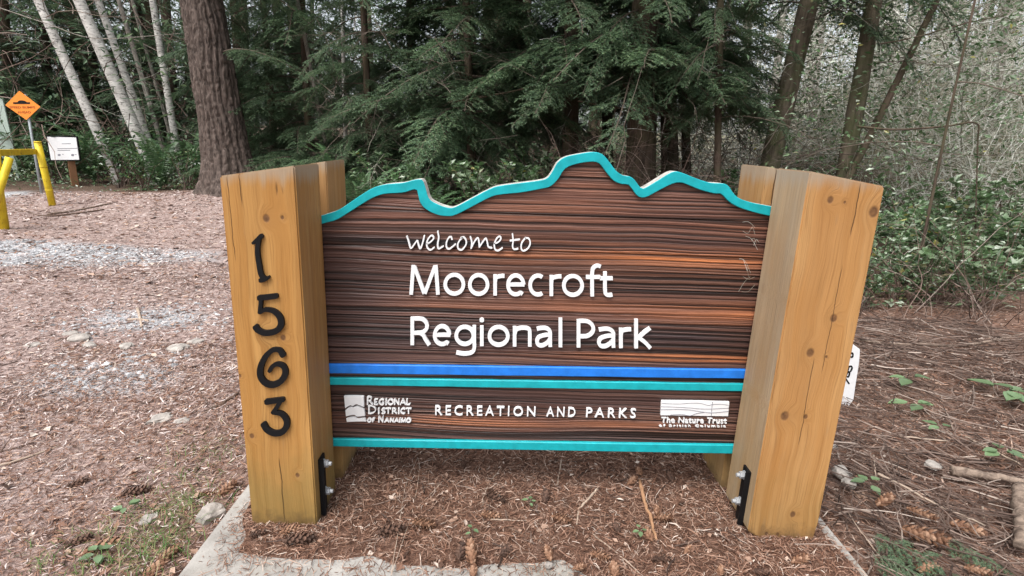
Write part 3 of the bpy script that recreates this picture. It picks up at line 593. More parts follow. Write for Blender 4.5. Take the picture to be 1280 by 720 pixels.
SER = {'R': ([(0.18, 0), (0.18, 1)], [(0.18, 0.97), (0.6, 0.93), (0.78, 0.74), (0.6, 0.52), (0.18, 0.5)], [(0.45, 0.5), (1.0, 0.0)]), 'E': ([(0.18, 0), (0.18, 1)], [(0.1, 0.97), (0.9, 0.97)], [(0.18, 0.5), (0.7, 0.5)], [(0.1, 0.03), (0.95, 0.03)]),
       'G': ([(0.92, 0.82), (0.55, 0.98), (0.12, 0.7), (0.12, 0.3), (0.55, 0.02), (0.9, 0.14)], [(0.9, 0.05), (0.9, 0.45), (0.62, 0.45)]), 'I': ([(0.5, 0), (0.5, 1)], [(0.15, 0.98), (0.85, 0.98)], [(0.15, 0.02), (0.85, 0.02)]),
       'O': ([(0.5, 0.98), (0.08, 0.7), (0.08, 0.3), (0.5, 0.02), (0.92, 0.3), (0.92, 0.7), (0.5, 0.98)],), 'N': ([(0.14, 0), (0.14, 1)], [(0.14, 1), (0.86, 0)], [(0.86, 0), (0.86, 1)]), 'A': ([(0.03, 0), (0.5, 1)], [(0.5, 1), (0.97, 0)], [(0.25, 0.36), (0.75, 0.36)]),
       'L': ([(0.2, 0), (0.2, 1)], [(0.05, 0.03), (0.92, 0.03), (0.95, 0.2)]), 'D': ([(0.16, 0), (0.16, 1)], [(0.05, 0.97), (0.5, 0.97), (0.92, 0.7), (0.92, 0.3), (0.5, 0.03), (0.05, 0.03)]), 'S': ([(0.86, 0.85), (0.5, 0.98), (0.14, 0.76), (0.5, 0.52), (0.88, 0.26), (0.5, 0.02), (0.1, 0.16)],),
       'T': ([(0.5, 0), (0.5, 1)], [(0.03, 0.82), (0.05, 0.97), (0.95, 0.97), (0.97, 0.82)]), 'C': ([(0.92, 0.8), (0.55, 0.98), (0.1, 0.7), (0.1, 0.3), (0.55, 0.02), (0.92, 0.18)],), 'F': ([(0.2, 0), (0.2, 1)], [(0.1, 0.97), (0.92, 0.97)], [(0.2, 0.5), (0.72, 0.5)]),
       'M': ([(0.1, 0), (0.14, 1)], [(0.14, 1), (0.5, 0.05)], [(0.5, 0.05), (0.86, 1)], [(0.86, 1), (0.9, 0)])}
def small_caps(spec, lab):
    mb = MB(); c = 0
    for ch, x0, x1, yb, cap in spec:
        for j, st in enumerate(SER[ch]):
            ribbon(mb, [tl(x0+(x1-x0)*a, yb-cap*b) for a, b in st], 1.5 if j == 0 else 1.0, YL-0.0003*(j+1), YB_, n=3, rnd=False, sm=len(st) > 3)
    mb.build('lettering', M['white'], PANEL)['label'] = lab
def seq(s, xs_, yb, big, sm_): return [(ch, a, b, yb, big if i == 0 else sm_) for i, (ch, (a, b)) in enumerate(zip(s, xs_))]
small_caps(seq('REGIONAL', [(390, 470), (487, 540), (550, 617), (630, 655), (665, 735), (742, 815), (822, 895), (900, 950)], 270, 105, 72), 'small white serif capitals, top line')
small_caps(seq('DISTRICT', [(405, 510), (535, 560), (580, 635), (640, 700), (715, 780), (793, 818), (830, 890), (900, 962)], 385, 103, 70), 'small white serif capitals, middle line')
small_caps([('O', 403, 450, 492, 46), ('F', 462, 500, 492, 46)]+seq('NANAIMO', [(540, 612), (622, 680), (690, 745), (750, 805), (812, 828), (838, 895), (902, 960)], 495, 76, 48), 'small white serif capitals, bottom line')
# right emblem: white block with fine contour lines, two lines of print
tr_ = lambda x, y: (810+x/10.667, 490+y/10.667)
patch('emblem', [(180, 118), (630, 122), (1085, 134)], [(168, 312), (600, 318), (1068, 325)], M['white'], PANEL, YL, YB_, tr_)['label'] = 'white block emblem with fine contour lines'
strokes('emblem_line', [[(185, 152), (400, 160), (560, 150), (700, 152), (800, 178), (870, 165), (1000, 165), (1075, 178)], [(178, 196), (350, 200), (560, 212), (760, 228), (1075, 215)], [(175, 236), (400, 232), (560, 240), (700, 262), (860, 278), (1070, 258)],
                        [(300, 306), (450, 300), (560, 318), (640, 290), (760, 270)], [(862, 132), (852, 220), (845, 318)]], 0.45, M['ink'], PANEL, YL-0.001, YL+0.001, tr_)
text_line('The Nature Trust', 'lettering', tr_(175, 412), tr_(1050, 424), 6.9, YL, YB_, PANEL, M['white'], 1.06, 0.010)['label'] = 'white words the nature trust'
text_line('of British Columbia', 'lettering', tr_(150, 467), tr_(1040, 473), 2.7, YL, YB_, PANEL, M['white'], 1.35, 0.0)['label'] = 'tiny spaced white words under the block emblem'
# ---- house number in black iron
tA = lambda x, y: (260+x/3.0, 180+y/3.0); tB = lambda x, y: (260+x/2.768, 420+y/2.768)
DIG = [('1', tA, [([(168, 372), (188, 355), (198, 346)], [4, 6.5]), ([(190, 352), (184, 400), (190, 450), (198, 490), (212, 508)], [5.5, 6.5, 6.5]), ([(196, 512), (212, 509), (226, 500)], [6, 4])]),
       ('5', tA, [([(192, 578), (222, 575), (254, 571)], [7.5, 7]), ([(197, 580), (196, 605), (193, 632)], [5, 5.2]), ([(194, 632), (215, 622), (245, 628), (268, 650), (272, 680), (252, 703), (215, 710), (188, 700), (178, 688)], [5, 6, 8, 8, 7, 8])]),
       ('6', tB, [([(258, 66), (246, 50), (222, 50), (198, 72), (182, 105), (180, 138), (196, 162), (222, 170), (250, 158), (266, 132), (262, 108), (242, 98), (222, 106), (212, 122)], [8, 6, 7, 8, 8, 8, 8, 7, 5.5, 5])]),
       ('3', tB, [([(202, 229), (230, 225), (258, 221)], [7.5, 6.5]), ([(250, 226), (238, 246), (224, 266)], [5, 5.5]), ([(226, 266), (252, 270), (270, 290), (270, 314), (254, 334), (228, 338), (204, 326), (192, 308)], [5, 7.5, 8, 7.5, 8])])]
for ch, tr, sts in DIG:
    mb = MB()
    for i, (p, wd) in enumerate(sts): ribbon(mb, [tr(*q) for q in p], [v*0.95 for v in wd], -0.010-0.0004*i, 0.001, n=6)
    mb.build('digit', M['black'], postL)['label'] = 'black iron house number '+{'1': 'one', '5': 'five', '6': 'six', '3': 'three'}[ch]
# ---- steel brackets with two bolts on the inner faces
def bracket(side, inner_x, yc, z0, z1, lean):
    b = MB(); xx = lambda z: inner_x+lean*(z-0.15)
    t = 0.008; wv = 0.055; v = []
    for z in (z0, z1):
        for dx in (0, -side*t):
            for y in (yc-wv/2, yc+wv/2): v.append((xx(z)+dx, y, z))
    b.add(v, [(0, 1, 3, 2), (4, 6, 7, 5), (0, 4, 5, 1), (2, 3, 7, 6), (0, 2, 6, 4), (1, 5, 7, 3)])
    v = []
    for z in (z0, z1):                                           # standing flange along the front edge
        for dx in (-side*t*0.98, -side*0.020):
            for y in (yc-wv/2+0.0005, yc-wv/2+0.0075): v.append((xx(z)+dx, y, z-0.0003))
    b.add(v, [(0, 1, 3, 2), (4, 6, 7, 5), (0, 4, 5, 1), (2, 3, 7, 6), (0, 2, 6, 4), (1, 5, 7, 3)])
    o = b.build('bracket', M['black'], SIGN); o['label'] = 'black steel bracket at the foot of the '+('right' if side > 0 else 'left')+' post'
    for z in (z0+(z1-z0)*0.36, z0+(z1-z0)*0.86):
        m = MB(); x = xx(z)-side*t; y = yc+0.006
        m.tube([(x, y, z), (x-side*0.004, y, z)], 0.018, 14); m.tube([(x-side*0.0045, y, z), (x-side*0.020, y, z)], 0.0145, 6); m.tube([(x-side*0.0205, y, z), (x-side*0.032, y, z)], 0.008, 10)
        m.build('bolt', M['bolt'], o)
xi = lambda a, b: (b[0]-a[0])/(b[1]-a[1])
bracket(1, 0.5*(RP[0][0]+RP[5][0])+xi(RP[0], RP[5])*(0.15-0.5*(RP[0][1]+RP[5][1])), 0.075, 0.03, 0.262, xi(RP[0], RP[5]))
bracket(-1, 0.5*(LP[1][0]+LP[2][0])+xi(LP[1], LP[2])*(0.15-0.5*(LP[1][1]+LP[2][1])), 0.075, 0.02, 0.262, xi(LP[1], LP[2]))
# ---- white plate behind the right post
PY = float(on_ground(1056, 509, 0.0)[1]); mp = on_y(1050, 509, PY)
PLATE = empty('marker_plate', (mp[0], PY, mp[2]), 0, 'white plate with black characters mostly hidden behind the right timber post', 'plate')
def plate():
    prof = [xz(*q, PY) for q in ((1034, 432), (1066, 430), (1075.5, 437), (1074, 455), (1070, 480), (1067, 500), (1062, 507), (1058, 512), (1026, 514), (1024, 440))]
    o = prism('board', prof, PY, PY+0.010, M['white'], PLATE, 0.003); o.location = (-mp[0], -PY, -mp[2])
    tp = lambda x, y: (1020+x/5.144, 400+y/5.144)
    for st in ([[(226, 215), (236, 214), (236, 236), (226, 238)]], [[(206, 322), (212, 302), (228, 298), (232, 312), (222, 332)]], [[(196, 352), (208, 332), (216, 344), (208, 366), (196, 360), (194, 352)]], [[(188, 372), (200, 390), (212, 408)]]):
        mb = MB()
        for k in st: ribbon(mb, [tp(*p) for p in k], 2.0, PY-0.0015, PY+0.0005, n=4)
        c = mb.build('character', M['black'], PLATE); c.location = (-mp[0], -PY, -mp[2])
plate()

# ------------------------------------------------------------------ leaf and branch building blocks (numpy)
def unit(v): return v/(np.linalg.norm(v, axis=-1, keepdims=True)+1e-12)
def blades(mb, P, D, Nn, ln, wd, m=0, fold=0.25):
    """folded leaves: base P, direction D, face normal Nn, length, width -> 5 verts, 2 quads each"""
    n = len(P); D = unit(D); Sd = unit(np.cross(D, Nn)); Nn = np.cross(Sd, D); ln = np.broadcast_to(ln, (n,))[:, None]; wd = np.broadcast_to(wd, (n,))[:, None]
    V = np.stack([P, P+D*ln*0.45+Sd*wd/2+Nn*wd*fold, P+D*ln+Nn*0, P+D*ln*0.45-Sd*wd/2+Nn*wd*fold, P+D*ln*0.5], 1).reshape(-1, 3)
    i = np.arange(n)*5; mb.add(V, np.concatenate([np.stack([i, i+1, i+2, i+4], -1), np.stack([i, i+4, i+2, i+3], -1)]), m=m)
def needles(mb, P, D, Nn, ln, wd, m=0):
    n = len(P); D = unit(D); Sd = unit(np.cross(D, Nn)); ln = np.broadcast_to(ln, (n,))[:, None]; wd = np.broadcast_to(wd, (n,))[:, None]
    V = np.stack([P+Sd*wd/2, P-Sd*wd/2, P+D*ln], 1).reshape(-1, 3); i = np.arange(n)*3
    mb.add(V, tris=np.stack([i, i+1, i+2], -1), m=m)
def conifer_branch(seed, length=1.6, droop=0.5, dens=1.0, bare=0.25):
    r = np.random.default_rng(seed); mb = MB(); n = 14; t = np.linspace(0, 1, n)
    ax = np.stack([t*length, 0.10*length*np.sin(t*3+r.random()*6)*t, 0.12*length*t-droop*length*t*t*0.8], -1)
    mb.tube(ax, np.linspace(0.013, 0.003, n)*length/1.6, 4, 1, cap=False)
    P, D, Nn = [], [], []
    def spray(p0, d, ln, lvl):
        k = max(4, int(ln/0.05)); tt = np.linspace(0, 1, k); sag = -0.35*ln*tt**2*(0.6+0.8*r.random())
        bend = r.normal(0, 0.12)
        side = np.cross(d, [0, 0, 1.0]); q = p0+np.outer(tt*ln, d)+np.outer(tt**2*ln*bend, side); q[:, 2] += sag
        if lvl < 2: mb.tube(q, np.linspace(0.0035, 0.0012, k), 3, 1, cap=False)
        s = int(ln/0.0085*dens)
        for sg in (-1, 1):
            u = np.sort(r.random(s)); pp = np.stack([np.interp(u, tt, q[:, j]) for j in range(3)], -1)
            dd = unit(np.gradient(q, axis=0)); dv = np.stack([np.interp(u, tt, dd[:, j]) for j in range(3)], -1)
            P.append(pp); D.append(dv*0.75+sg*side[None]*0.8+r.normal(0, 0.22, (s, 3))); Nn.append(np.tile([0, 0, 1.0], (s, 1))+r.normal(0, 0.35, (s, 3)))
        if lvl < 2 and ln > 0.14:
            for u in np.arange(0.22, 0.97, 0.10 if lvl == 0 else 0.16):
                for sg in (-1, 1):
                    if r.random() < 0.85:
                        b = np.array([np.interp(u, tt, q[:, j]) for j in range(3)]); spray(b, unit(d*0.8+sg*side*0.75+np.array([0, 0, r.normal(0, 0.12)])), ln*(1-u*0.75)*0.42*(0.7+0.6*r.random()), lvl+1)
    for u in np.arange(bare, 0.98, 0.055/length*1.6):
        for sg in (-1, 1):
            if r.random() < 0.85:
                b = np.array([np.interp(u, t, ax[:, j]) for j in range(3)]); l = length*0.42*(1.06-u)**0.7*(0.55+0.6*r.random())
                spray(b, unit(np.array([0.75, sg*0.8, -0.1+r.normal(0, 0.15)])), l, 1)
    spray(ax[-3], unit(ax[-1]-ax[-3]), 0.22, 1)
    P = np.vstack(P); D = np.vstack(D); Nn = np.vstack(Nn); n = len(P)
    needles(mb, P, D, Nn, 0.034*(0.7+0.6*r.random(n)), 0.0095, 0)
    return mb.mesh('branch', [M['needles'], M['darktwig']])
def bare_branch(seed, length=1.6, mat='darktwig', r0=0.011, twigs=9, curl=0.5):
    r = np.random.default_rng(seed); mb = MB()
    def go(p, d, ln, rad, lvl):
        k = 7; q = [p]; dd = d
        for i in range(k): dd = unit(dd+r.normal(0, 0.16*curl*2, 3)+np.array([0, 0, -0.04])); q.append(q[-1]+dd*ln/k)
        q = np.array(q); mb.tube(q, np.linspace(rad, rad*0.3, k+1), 4 if lvl == 0 else 3, 0, cap=False)
        if lvl < 2:
            for j in range(twigs if lvl == 0 else 4):
                u = 0.2+0.75*r.random(); b = np.array([np.interp(u*k, np.arange(k+1), q[:, c]) for c in range(3)])
                go(b, unit(d+r.normal(0, 0.75, 3)), ln*(0.2+0.3*r.random())*(1.1-u*0.5), rad*0.45, lvl+1)
    go(np.zeros(3), np.array([1.0, 0, 0.05]), length, r0, 0)
    return mb.mesh('branch', M[mat])
GREEN = [conifer_branch(100+i, 1.7, 0.45+0.14*(i % 3), 1.0, 0.15) for i in range(5)]
YOUNG = [conifer_branch(130+i, 0.95, 0.25, 0.9, 0.08) for i in range(3)]
DEAD = [bare_branch(150+i, 1.8, r0=0.0075, curl=0.35) for i in range(4)]
PALED = [bare_branch(160+i, 1.8, 'paletwig', 0.0060, 8, 0.32) for i in range(3)]

# ------------------------------------------------------------------ trees
def trunk_mesh(base, tip, r0, r1, mat, n=14, rings=26, wob=0.03, rough=0.06, flare=0.5, seed=0, z0=-0.15):
    """tapered trunk in coordinates local to its base"""
    r = np.random.default_rng(seed); d = np.asarray(tip, float)-np.asarray(base, float); t = np.linspace(0, 1, rings)
    ln = np.linalg.norm(d); c = np.outer(t, d)+np.stack([wob*ln*0.12*np.sin(t*5+r.random()*6)*t, wob*ln*0.12*np.sin(t*4+r.random()*6)*t, 0*t], -1)
    c[0, 2] += z0
    th = np.arange(n)*2*PI/n; rad = (r0+(r1-r0)*t)*(1+flare*np.exp(-t*ln/max(0.35, r0*1.4)))
    TH, TT = np.meshgrid(th, t); nz = fbm(np.cos(TH)*2+5+seed, np.sin(TH)*2+TT*ln*1.5, 3, seed % 7)-0.5
    R = rad[:, None]*(1+rough*2*nz+0.10*flare*np.exp(-TT*ln/0.4)*np.cos(TH*4+seed))
    V = c[:, None, :]+np.stack([R*np.cos(TH), R*np.sin(TH), 0*R], -1)
    mb = MB(); i = np.arange(rings-1)[:, None]*n; j = np.arange(n)[None]; j2 = (j+1) % n
    mb.add(V.reshape(-1, 3), np.stack([i+j, i+j2, i+n+j2, i+n+j], -1).reshape(-1, 4)); return mb.mesh('trunk', mat, True)
def tree(name, px0, px1, y, r0, mat, label, cat='tree', group=None, h=9.0, seed=0, green=0, gz=(1.0, 8.0), gl=(0.9, 1.45), dead=0, dz=(0.8, 5.0), meshes=None, dmesh=None, keep=None, taper=0.55, rough=0.05, **kw):
    """a tree whose trunk passes through the pixels px0 (foot) and px1 (higher up) at depth y"""
    a = on_y(*px0, y); b = on_y(*px1, y); r = np.random.default_rng(seed+500)
    d = unit(b-a); gzv = float(ground_z(a[0], y)); base = a+d*((gzv-a[2])/d[2]); tip = base+d*(h/d[2])
    root = empty(name, base, 0, label, cat, group)
    link('trunk', trunk_mesh(base, tip, r0, r0*taper, mat, seed=seed, rough=rough, **kw), root)
    def put(meshes, n, zr, sc, el):
        for i in range(n):
            z = zr[0]+(zr[1]-zr[0])*((i+r.random())/n)**2.3; f = z/h; yaw = i*2.4+r.normal(0, 0.4)
            if keep is not None and not keep(yaw): yaw += PI
            s = sc[0]+(sc[1]-sc[0])*r.random(); s *= 1.0-0.35*max(0, (z-4)/6)
            link('branch', meshes[int(r.integers(len(meshes)))], root, (tip-base)*f, (r.normal(0, 0.15), el+r.normal(0, 0.18), yaw), s)
    if green: put(meshes or GREEN, green, gz, gl, 0.05)
    if dead: put(dmesh or DEAD, dead, dz, (0.5, 1.1), 0.0)
    return root

# the big fir on the left: thick furrowed bark modelled as ridges
def big_fir():
    y = 10.6; a = on_y(291, 238, y); b = on_y(252, 0, y); d = unit(b-a); gzv = float(ground_z(a[0], y)); base = a+d*((gzv-0.05-a[2])/d[2]); h = 11.0; tip = d*(h/d[2])
    n, rings = 150, 260; t = np.concatenate([np.linspace(0, 0.42, 200), np.linspace(0.425, 1, 60)]); th = np.arange(n)*2*PI/n; TH, TT = np.meshgrid(th, t); z = TT*h
    rad = 0.50*(1-0.35*TT)+0.26*np.exp(-z/0.42)*(1+0.5*np.cos(TH*5+0.8))+0.09*np.exp(-z/1.2)
    w = TH/(2*PI)*26; wv = 1.3*(vnoise(w*0.5, z*0.8, 3)-0.5)+0.35*(vnoise(w*1.5, z*3.5, 8)-0.5)
    w0 = (TH+0*z)*18/(2*PI)
    br_ = np.floor(w0+wv); rg = 1-np.abs(((w0+wv) % 1.0)*2-1); off_ = _tab[br_.astype(int) % 26, 7]; zc_ = ((z*(1.1+0.9*off_)+off_*9+0.9*vnoise(w0*3, z*5, 9)) % 1.0); plate = np.clip(np.minimum(zc_, 1-zc_)*9, 0.25, 1)*(0.45+0.75*vnoise(w0*1.0, z*3.0, 6))
    R = rad*0.78+0.055*np.clip(rg*1.9, 0, 1)**0.8*(0.35+0.75*plate)+0.036*(fbm(w0*2.0, z*7, 4, 2)-0.5)+0.02*(vnoise(w0*6, z*22, 5)-0.5)
    V = TT[..., None]*tip+np.stack([R*np.cos(TH), R*np.sin(TH), 0*R], -1)
    mb = MB(); i = np.arange(len(t)-1)[:, None]*n; j = np.arange(n)[None]; mb.add(V.reshape(-1, 3), np.stack([i+j, i+(j+1) % n, i+n+(j+1) % n, i+n+j], -1).reshape(-1, 4))
    root = empty('fir_tree', base, 0, 'massive fir trunk with thick furrowed brown bark rising behind the left sign post', 'tree')
    mb.build('trunk', M['firbark'], root, True)
    r = np.random.default_rng(4)
    for k in range(34):
        zz = 2.4+r.random()*7.5; yaw = r.random()*2*PI; R0 = 0.42
        link('branch', (GREEN+DEAD)[k % 9], root, tip*(zz/h)+np.array([math.cos(yaw)*R0, math.sin(yaw)*R0, 0]), (r.normal(0, .15), 0.1+r.normal(0, .2), yaw), 0.8+0.6*r.random())
    return root
big_fir()
AL = 'pale leaning trunks on the left'
tree('alder_tree', (133, 190), (48, 0), 14.0, 0.135, M['alder'], 'leaning pale alder trunk, leftmost of the white trunks behind the notice board', seed=1, h=12, dead=5, dz=(2, 8), dmesh=PALED, group=AL, flare=0.2)
tree('alder_tree', (181, 190), (99, 0), 14.2, 0.17, M['alder'], 'thickest leaning pale alder trunk in the group left of the big fir', seed=2, h=12, dead=5, dz=(2.5, 8), dmesh=PALED, group=AL, flare=0.2)
tree('alder_tree', (190, 190), (122, 0), 14.9, 0.11, M['alder'], 'pale alder trunk growing close against the right side of the thickest one', seed=3, h=12, dead=4, dz=(2, 8), dmesh=PALED, group=AL, flare=0.2)
tree('alder_tree', (205, 188), (148, 0), 15.6, 0.075, M['greybark'], 'thin grey trunk leaning parallel to the white alders', seed=4, h=11, dead=5, dz=(1.5, 7), dmesh=PALED, group=AL, flare=0.2)
tree('alder_tree', (222, 190), (190, 0), 15.0, 0.10, M['alder'], 'pale trunk standing just left of the big fir', seed=5, h=12, dead=5, dz=(1.5, 7), dmesh=PALED, group=AL, flare=0.2)
tree('alder_tree', (218, 186), (166, 0), 16.6, 0.06, M['greybark'], 'thin grey trunk in the gap between the white alders and the big fir', seed=6, h=11, dead=6, dz=(1.2, 7), dmesh=PALED, group=AL, flare=0.2)
tree('alder_tree', (433, 205), (428, 0), 9.6, 0.042, M['alder'], 'slim pale trunk directly behind the right edge of the left sign post', seed=7, h=9, dead=4, dz=(1.5, 6), dmesh=PALED, flare=0.2)
tree('alder_tree', (412, 205), (372, 0), 11.5, 0.05, M['greybark'], 'slim grey trunk between the big fir and the left sign post top', seed=8, h=9, dead=4, dz=(1.5, 6), dmesh=PALED, flare=0.2)
CF = 'conifers behind the sign'
tree('cedar_tree', (712, 215), (714, 0), 8.2, 0.15, M['darkbark'], 'dark straight conifer trunk rising behind the left slope of the carved peak', seed=11, green=50, gz=(2.5, 9), dead=12, dz=(0.9, 4), group=CF)
tree('cedar_tree', (800, 220), (808, 0), 7.6, 0.26, M['darkbark'], 'thick dark reddish conifer trunk right behind the carved peak', seed=12, green=50, gz=(2.6, 9), dead=16, dz=(0.8, 4), group=CF)
tree('cedar_tree', (838, 222), (832, 0), 8.8, 0.17, M['darkbark'], 'dark conifer trunk close to the right of the thick reddish trunk', seed=13, green=44, gz=(2.7, 9), dead=12, dz=(0.8, 4), group=CF)
tree('cedar_tree', (897, 222), (900, 0), 6.6, 0.055, M['darkbark'], 'slender dark trunk just left of the right sign post', seed=14, green=37, gz=(1.9, 7), gl=(0.45, 0.75), dead=8, dz=(0.8, 3.5), group=CF)
tree('hemlock_tree', (655, 215), (648, 0), 11.0, 0.12, M['darkbark'], 'drooping green hemlock behind the low saddle of the carved ridge', seed=15, green=66, gz=(1.9, 9), dead=8, group=CF)
tree('hemlock_tree', (590, 215), (584, 0), 8.6, 0.08, M['darkbark'], 'drooping green hemlock rising above the first words of the sign', seed=16, green=70, gz=(1.6, 9), dead=9, dz=(0.8, 3.5), group=CF)
tree('hemlock_tree', (520, 218), (512, 0), 10.0, 0.10, M['darkbark'], 'dense hemlock above the left end of the carved ridge', seed=17, green=80, gz=(0.9, 9), dead=6, group=CF)
tree('hemlock_tree', (463, 215), (455, 0), 9.0, 0.07, M['darkbark'], 'young dense hemlock to the right of the slim pale trunk', seed=18, green=76, gz=(0.7, 8), gl=(0.6, 0.95), group=CF)
tree('hemlock_tree', (388, 215), (378, 0), 11.8, 0.09, M['darkbark'], 'bluish green hemlock directly behind the left sign post', seed=19, green=80, gz=(0.6, 9), group=CF)
tree('hemlock_tree', (345, 215), (330, 0), 13.2, 0.10, M['darkbark'], 'green hemlock beside the right flank of the big fir', seed=20, green=62, gz=(0.6, 8), group=CF)
tree('hemlock_tree', (760, 215), (758, 0), 10.6, 0.13, M['darkbark'], 'shaded hemlock between the two dark trunks behind the carved peak', seed=21, green=60, gz=(2.6, 9), dead=12, group=CF)
tree('hemlock_tree', (858, 215), (856, 0), 10.5, 0.10, M['darkbark'], 'shaded hemlock behind the gap between the sign peak and the right post', seed=22, green=54, gz=(2.5, 9), dead=12, group=CF)
tree('cedar_tree', (962, 210), (1012, 0), 7.4, 0.165, M['mossbark'], 'mossy dark trunk leaning right, rising behind the right sign post', seed=23, green=14, gz=(3.4, 9), dead=20, dz=(0.9, 5), flare=0.3, rough=0.12)
tree('cedar_tree', (1056, 215), (1093, 0), 6.9, 0.125, M['mossbark'], 'mossy leaning trunk right of the right post, thicker stem of the forked pair', seed=24, green=9, gz=(3.7, 9), dead=16, dz=(0.8, 5), flare=0.3, rough=0.12)
tree('maple_tree', (1072, 200), (1172, 0), 6.7, 0.055, M['darkbark'], 'thin dark trunk slanting right out of the foot of the mossy trunk', seed=25, dead=14, dz=(1.0, 5), flare=0.2, h=7)
tree('sapling', (1153, 307), (1217, 0), 4.2, 0.017, M['darkbark'], 'very thin dark sapling slanting upright in front of the bright thicket', 'sapling', seed=26, dead=4, dz=(1.4, 2.8), flare=0.1, h=3.6, meshes=None)
for k, (px, y, lab) in enumerate([(60, 17.5, 'dark conifer deep in the wood behind the orange diamond sign'), (118, 19.0, 'dark conifer deep in the wood behind the leaning white alders'), (12, 16.5, 'dark conifer at the left edge of the wood'),
                                  (215, 18.5, 'dark conifer seen between the alders and the big fir'), (300, 17.0, 'dark conifer deep in the wood right behind the big fir'), (175, 21.0, 'dark conifer farthest back among the alders')]):
    tree('dark_conifer', (px+6, 180), (px-8, 0), y, 0.16, M['darkbark'], lab, group='dark conifers deep in the wood', seed=40+k, green=44, gz=(2.2, 10), gl=(1.0, 1.6), dead=26, dz=(0.8, 7), h=11)
for k, (px, y, lab) in enumerate([(1130, 13.0, 'pale bare tree standing far back right of the forked mossy trunks'), (1238, 11.0, 'pale bare tree at the right edge of the thicket'), (1010, 13.5, 'pale bare tree seen behind the right post between dark trunks'), (1185, 16.0, 'slim pale bare tree farthest back in the bright thicket')]):
    tree('bare_tree', (px, 200), (px+22, 0), y, 0.07, M['greybark'], lab, group='pale bare trees in the bright thicket', seed=60+k, dead=34, dz=(0.6, 7), dmesh=PALED, h=8, flare=0.2)
# one thin bent branch of the forked trunk's neighbour hanging in front of the thicket
def stick(name, path, rad, mat, label, cat='stick', y=None, dz=0.012, group=None, n=7):
    P = np.array([on_y(*p[:2], p[2] if len(p) > 2 else y) for p in path]) if (y is not None or len(path[0]) > 2) else np.array([on_ground(px, py, dz) if False else ground_pt(px, py, dz) for px, py in path])
    c = P.mean(0); Q = catmull(P, 5 if rad < 0.018 else 11); k = len(Q); Q = Q+rng.normal(0, rad*(0.25 if rad < 0.012 else 0.06), Q.shape); mb = MB()
    mb.tube(Q-c, np.linspace(rad, rad*0.62, k)*(1+(0.12 if rad < 0.012 else 0.05)*rng.standard_normal(k)), n)
    o = mb.build(name, mat, None, True, loc=c)
    if rad > 0.018:                                                       # knobbly bark on the thick pieces
        nv = len(o.data.vertices); v = np.empty(nv*3); o.data.vertices.foreach_get('co', v); v = v.reshape(-1, 3); ax = Q-c; d = v[:, None]-ax[None]; kk = np.argmin((d**2).sum(-1), 1); rv = v-ax[kk]
        sd_ = abs(hash_px(path)); v = ax[kk]+rv*(0.72+0.55*fbm(v[:, 0]*40+sd_, v[:, 1]*40+v[:, 2]*35, 3, sd_ % 11))[:, None]; o.data.vertices.foreach_set('co', v.ravel())
    return tag(o, label, cat, group)
def hash_px(path): return int(path[0][0]*3+path[-1][1]*5) % 97
def on_pad(px, py):
    p = on_z(px, py, 0.0); return abs(p[0]) < 1.19 and -0.9 < p[1] < 0.85
DT = M['darkbark']
stick('hanging_branch', [(1072, 158), (1120, 162), (1180, 158), (1220, 154), (1222, 180), (1219, 290)], 0.014, DT, 'thin dark branch running level then bending sharply down in front of the thicket', 'branch', y=5.6)
stick('hanging_branch', [(1100, 55), (1150, 45), (1210, 28), (1255, 20)], 0.010, DT, 'thin dark branch rising to the right across the bright thicket near the top', 'branch', y=6.0)
stick('hanging_branch', [(560, 128), (600, 122), (650, 112), (690, 100), (712, 96)], 0.016, DT, 'dark bare branch reaching left from the straight trunk above the sign', 'branch', y=7.4)
stick('hanging_branch', [(722, 126), (760, 133), (800, 138), (832, 140)], 0.013, DT, 'dark bare branch crossing level above the carved peak', 'branch', y=7.0)
stick('hanging_branch', [(768, 92), (790, 118), (812, 140)], 0.012, DT, 'dark bare branch slanting down left of the thick reddish trunk', 'branch', y=7.0)
stick('hanging_branch', [(0, 10), (60, 30), (120, 48), (225, 42)], 0.013, M['greybark'], 'pale bare branch crossing the alder trunks near the top left', 'branch', y=13.2)

# ------------------------------------------------------------------ undergrowth: shrubs, ferns, bare thicket
def shrub_mesh(seed, n=320, rad=0.5, h=0.6, ll=0.062, mat='leaf', sparse=False):
    r = np.random.default_rng(seed); st = MB(); lf = MB(); P, D, Nn = [], [], []
    for s in range(16):
        a = r.random()*2*PI; tip = np.array([math.cos(a)*rad*(0.3+0.8*r.random()), math.sin(a)*rad*(0.3+0.8*r.random()), h*(0.45+0.65*r.random())])
        k = 8; t = np.linspace(0, 1, k); q = np.outer(t, tip); q[:, 2] = tip[2]*(1-(1-t)**1.6); q += r.normal(0, 0.012, q.shape); q[0] = tip*[0.12, 0.12, 0]
        st.tube(q, np.linspace(0.006, 0.002, k), 3, 0, cap=False); m = n//16
        u = 0.25+0.75*r.random(m)**0.7; pp = np.stack([np.interp(u, t, q[:, j]) for j in range(3)], -1); P.append(pp+r.normal(0, 0.012, pp.shape))
        dv = r.normal(0, 1, (m, 3)); dv[:, 2] = dv[:, 2]*0.3+0.1; D.append(unit(dv)+0.4*unit(tip)); nn = r.normal(0, 0.45, (m, 3)); nn[:, 2] += 1; Nn.append(nn)
    P = np.vstack(P); n = len(P); L = ll*(0.6+0.7*r.random(n)); blades(lf, P, np.vstack(D), np.vstack(Nn), L, L*0.6)
    return st.mesh('stems', M['twig']), lf.mesh('foliage', M[mat])
SALAL = [shrub_mesh(200+i) for i in range(4)]; SMALL = [shrub_mesh(210+i, 480, 0.55, 0.7, 0.070, 'sheenleaf') for i in range(3)]
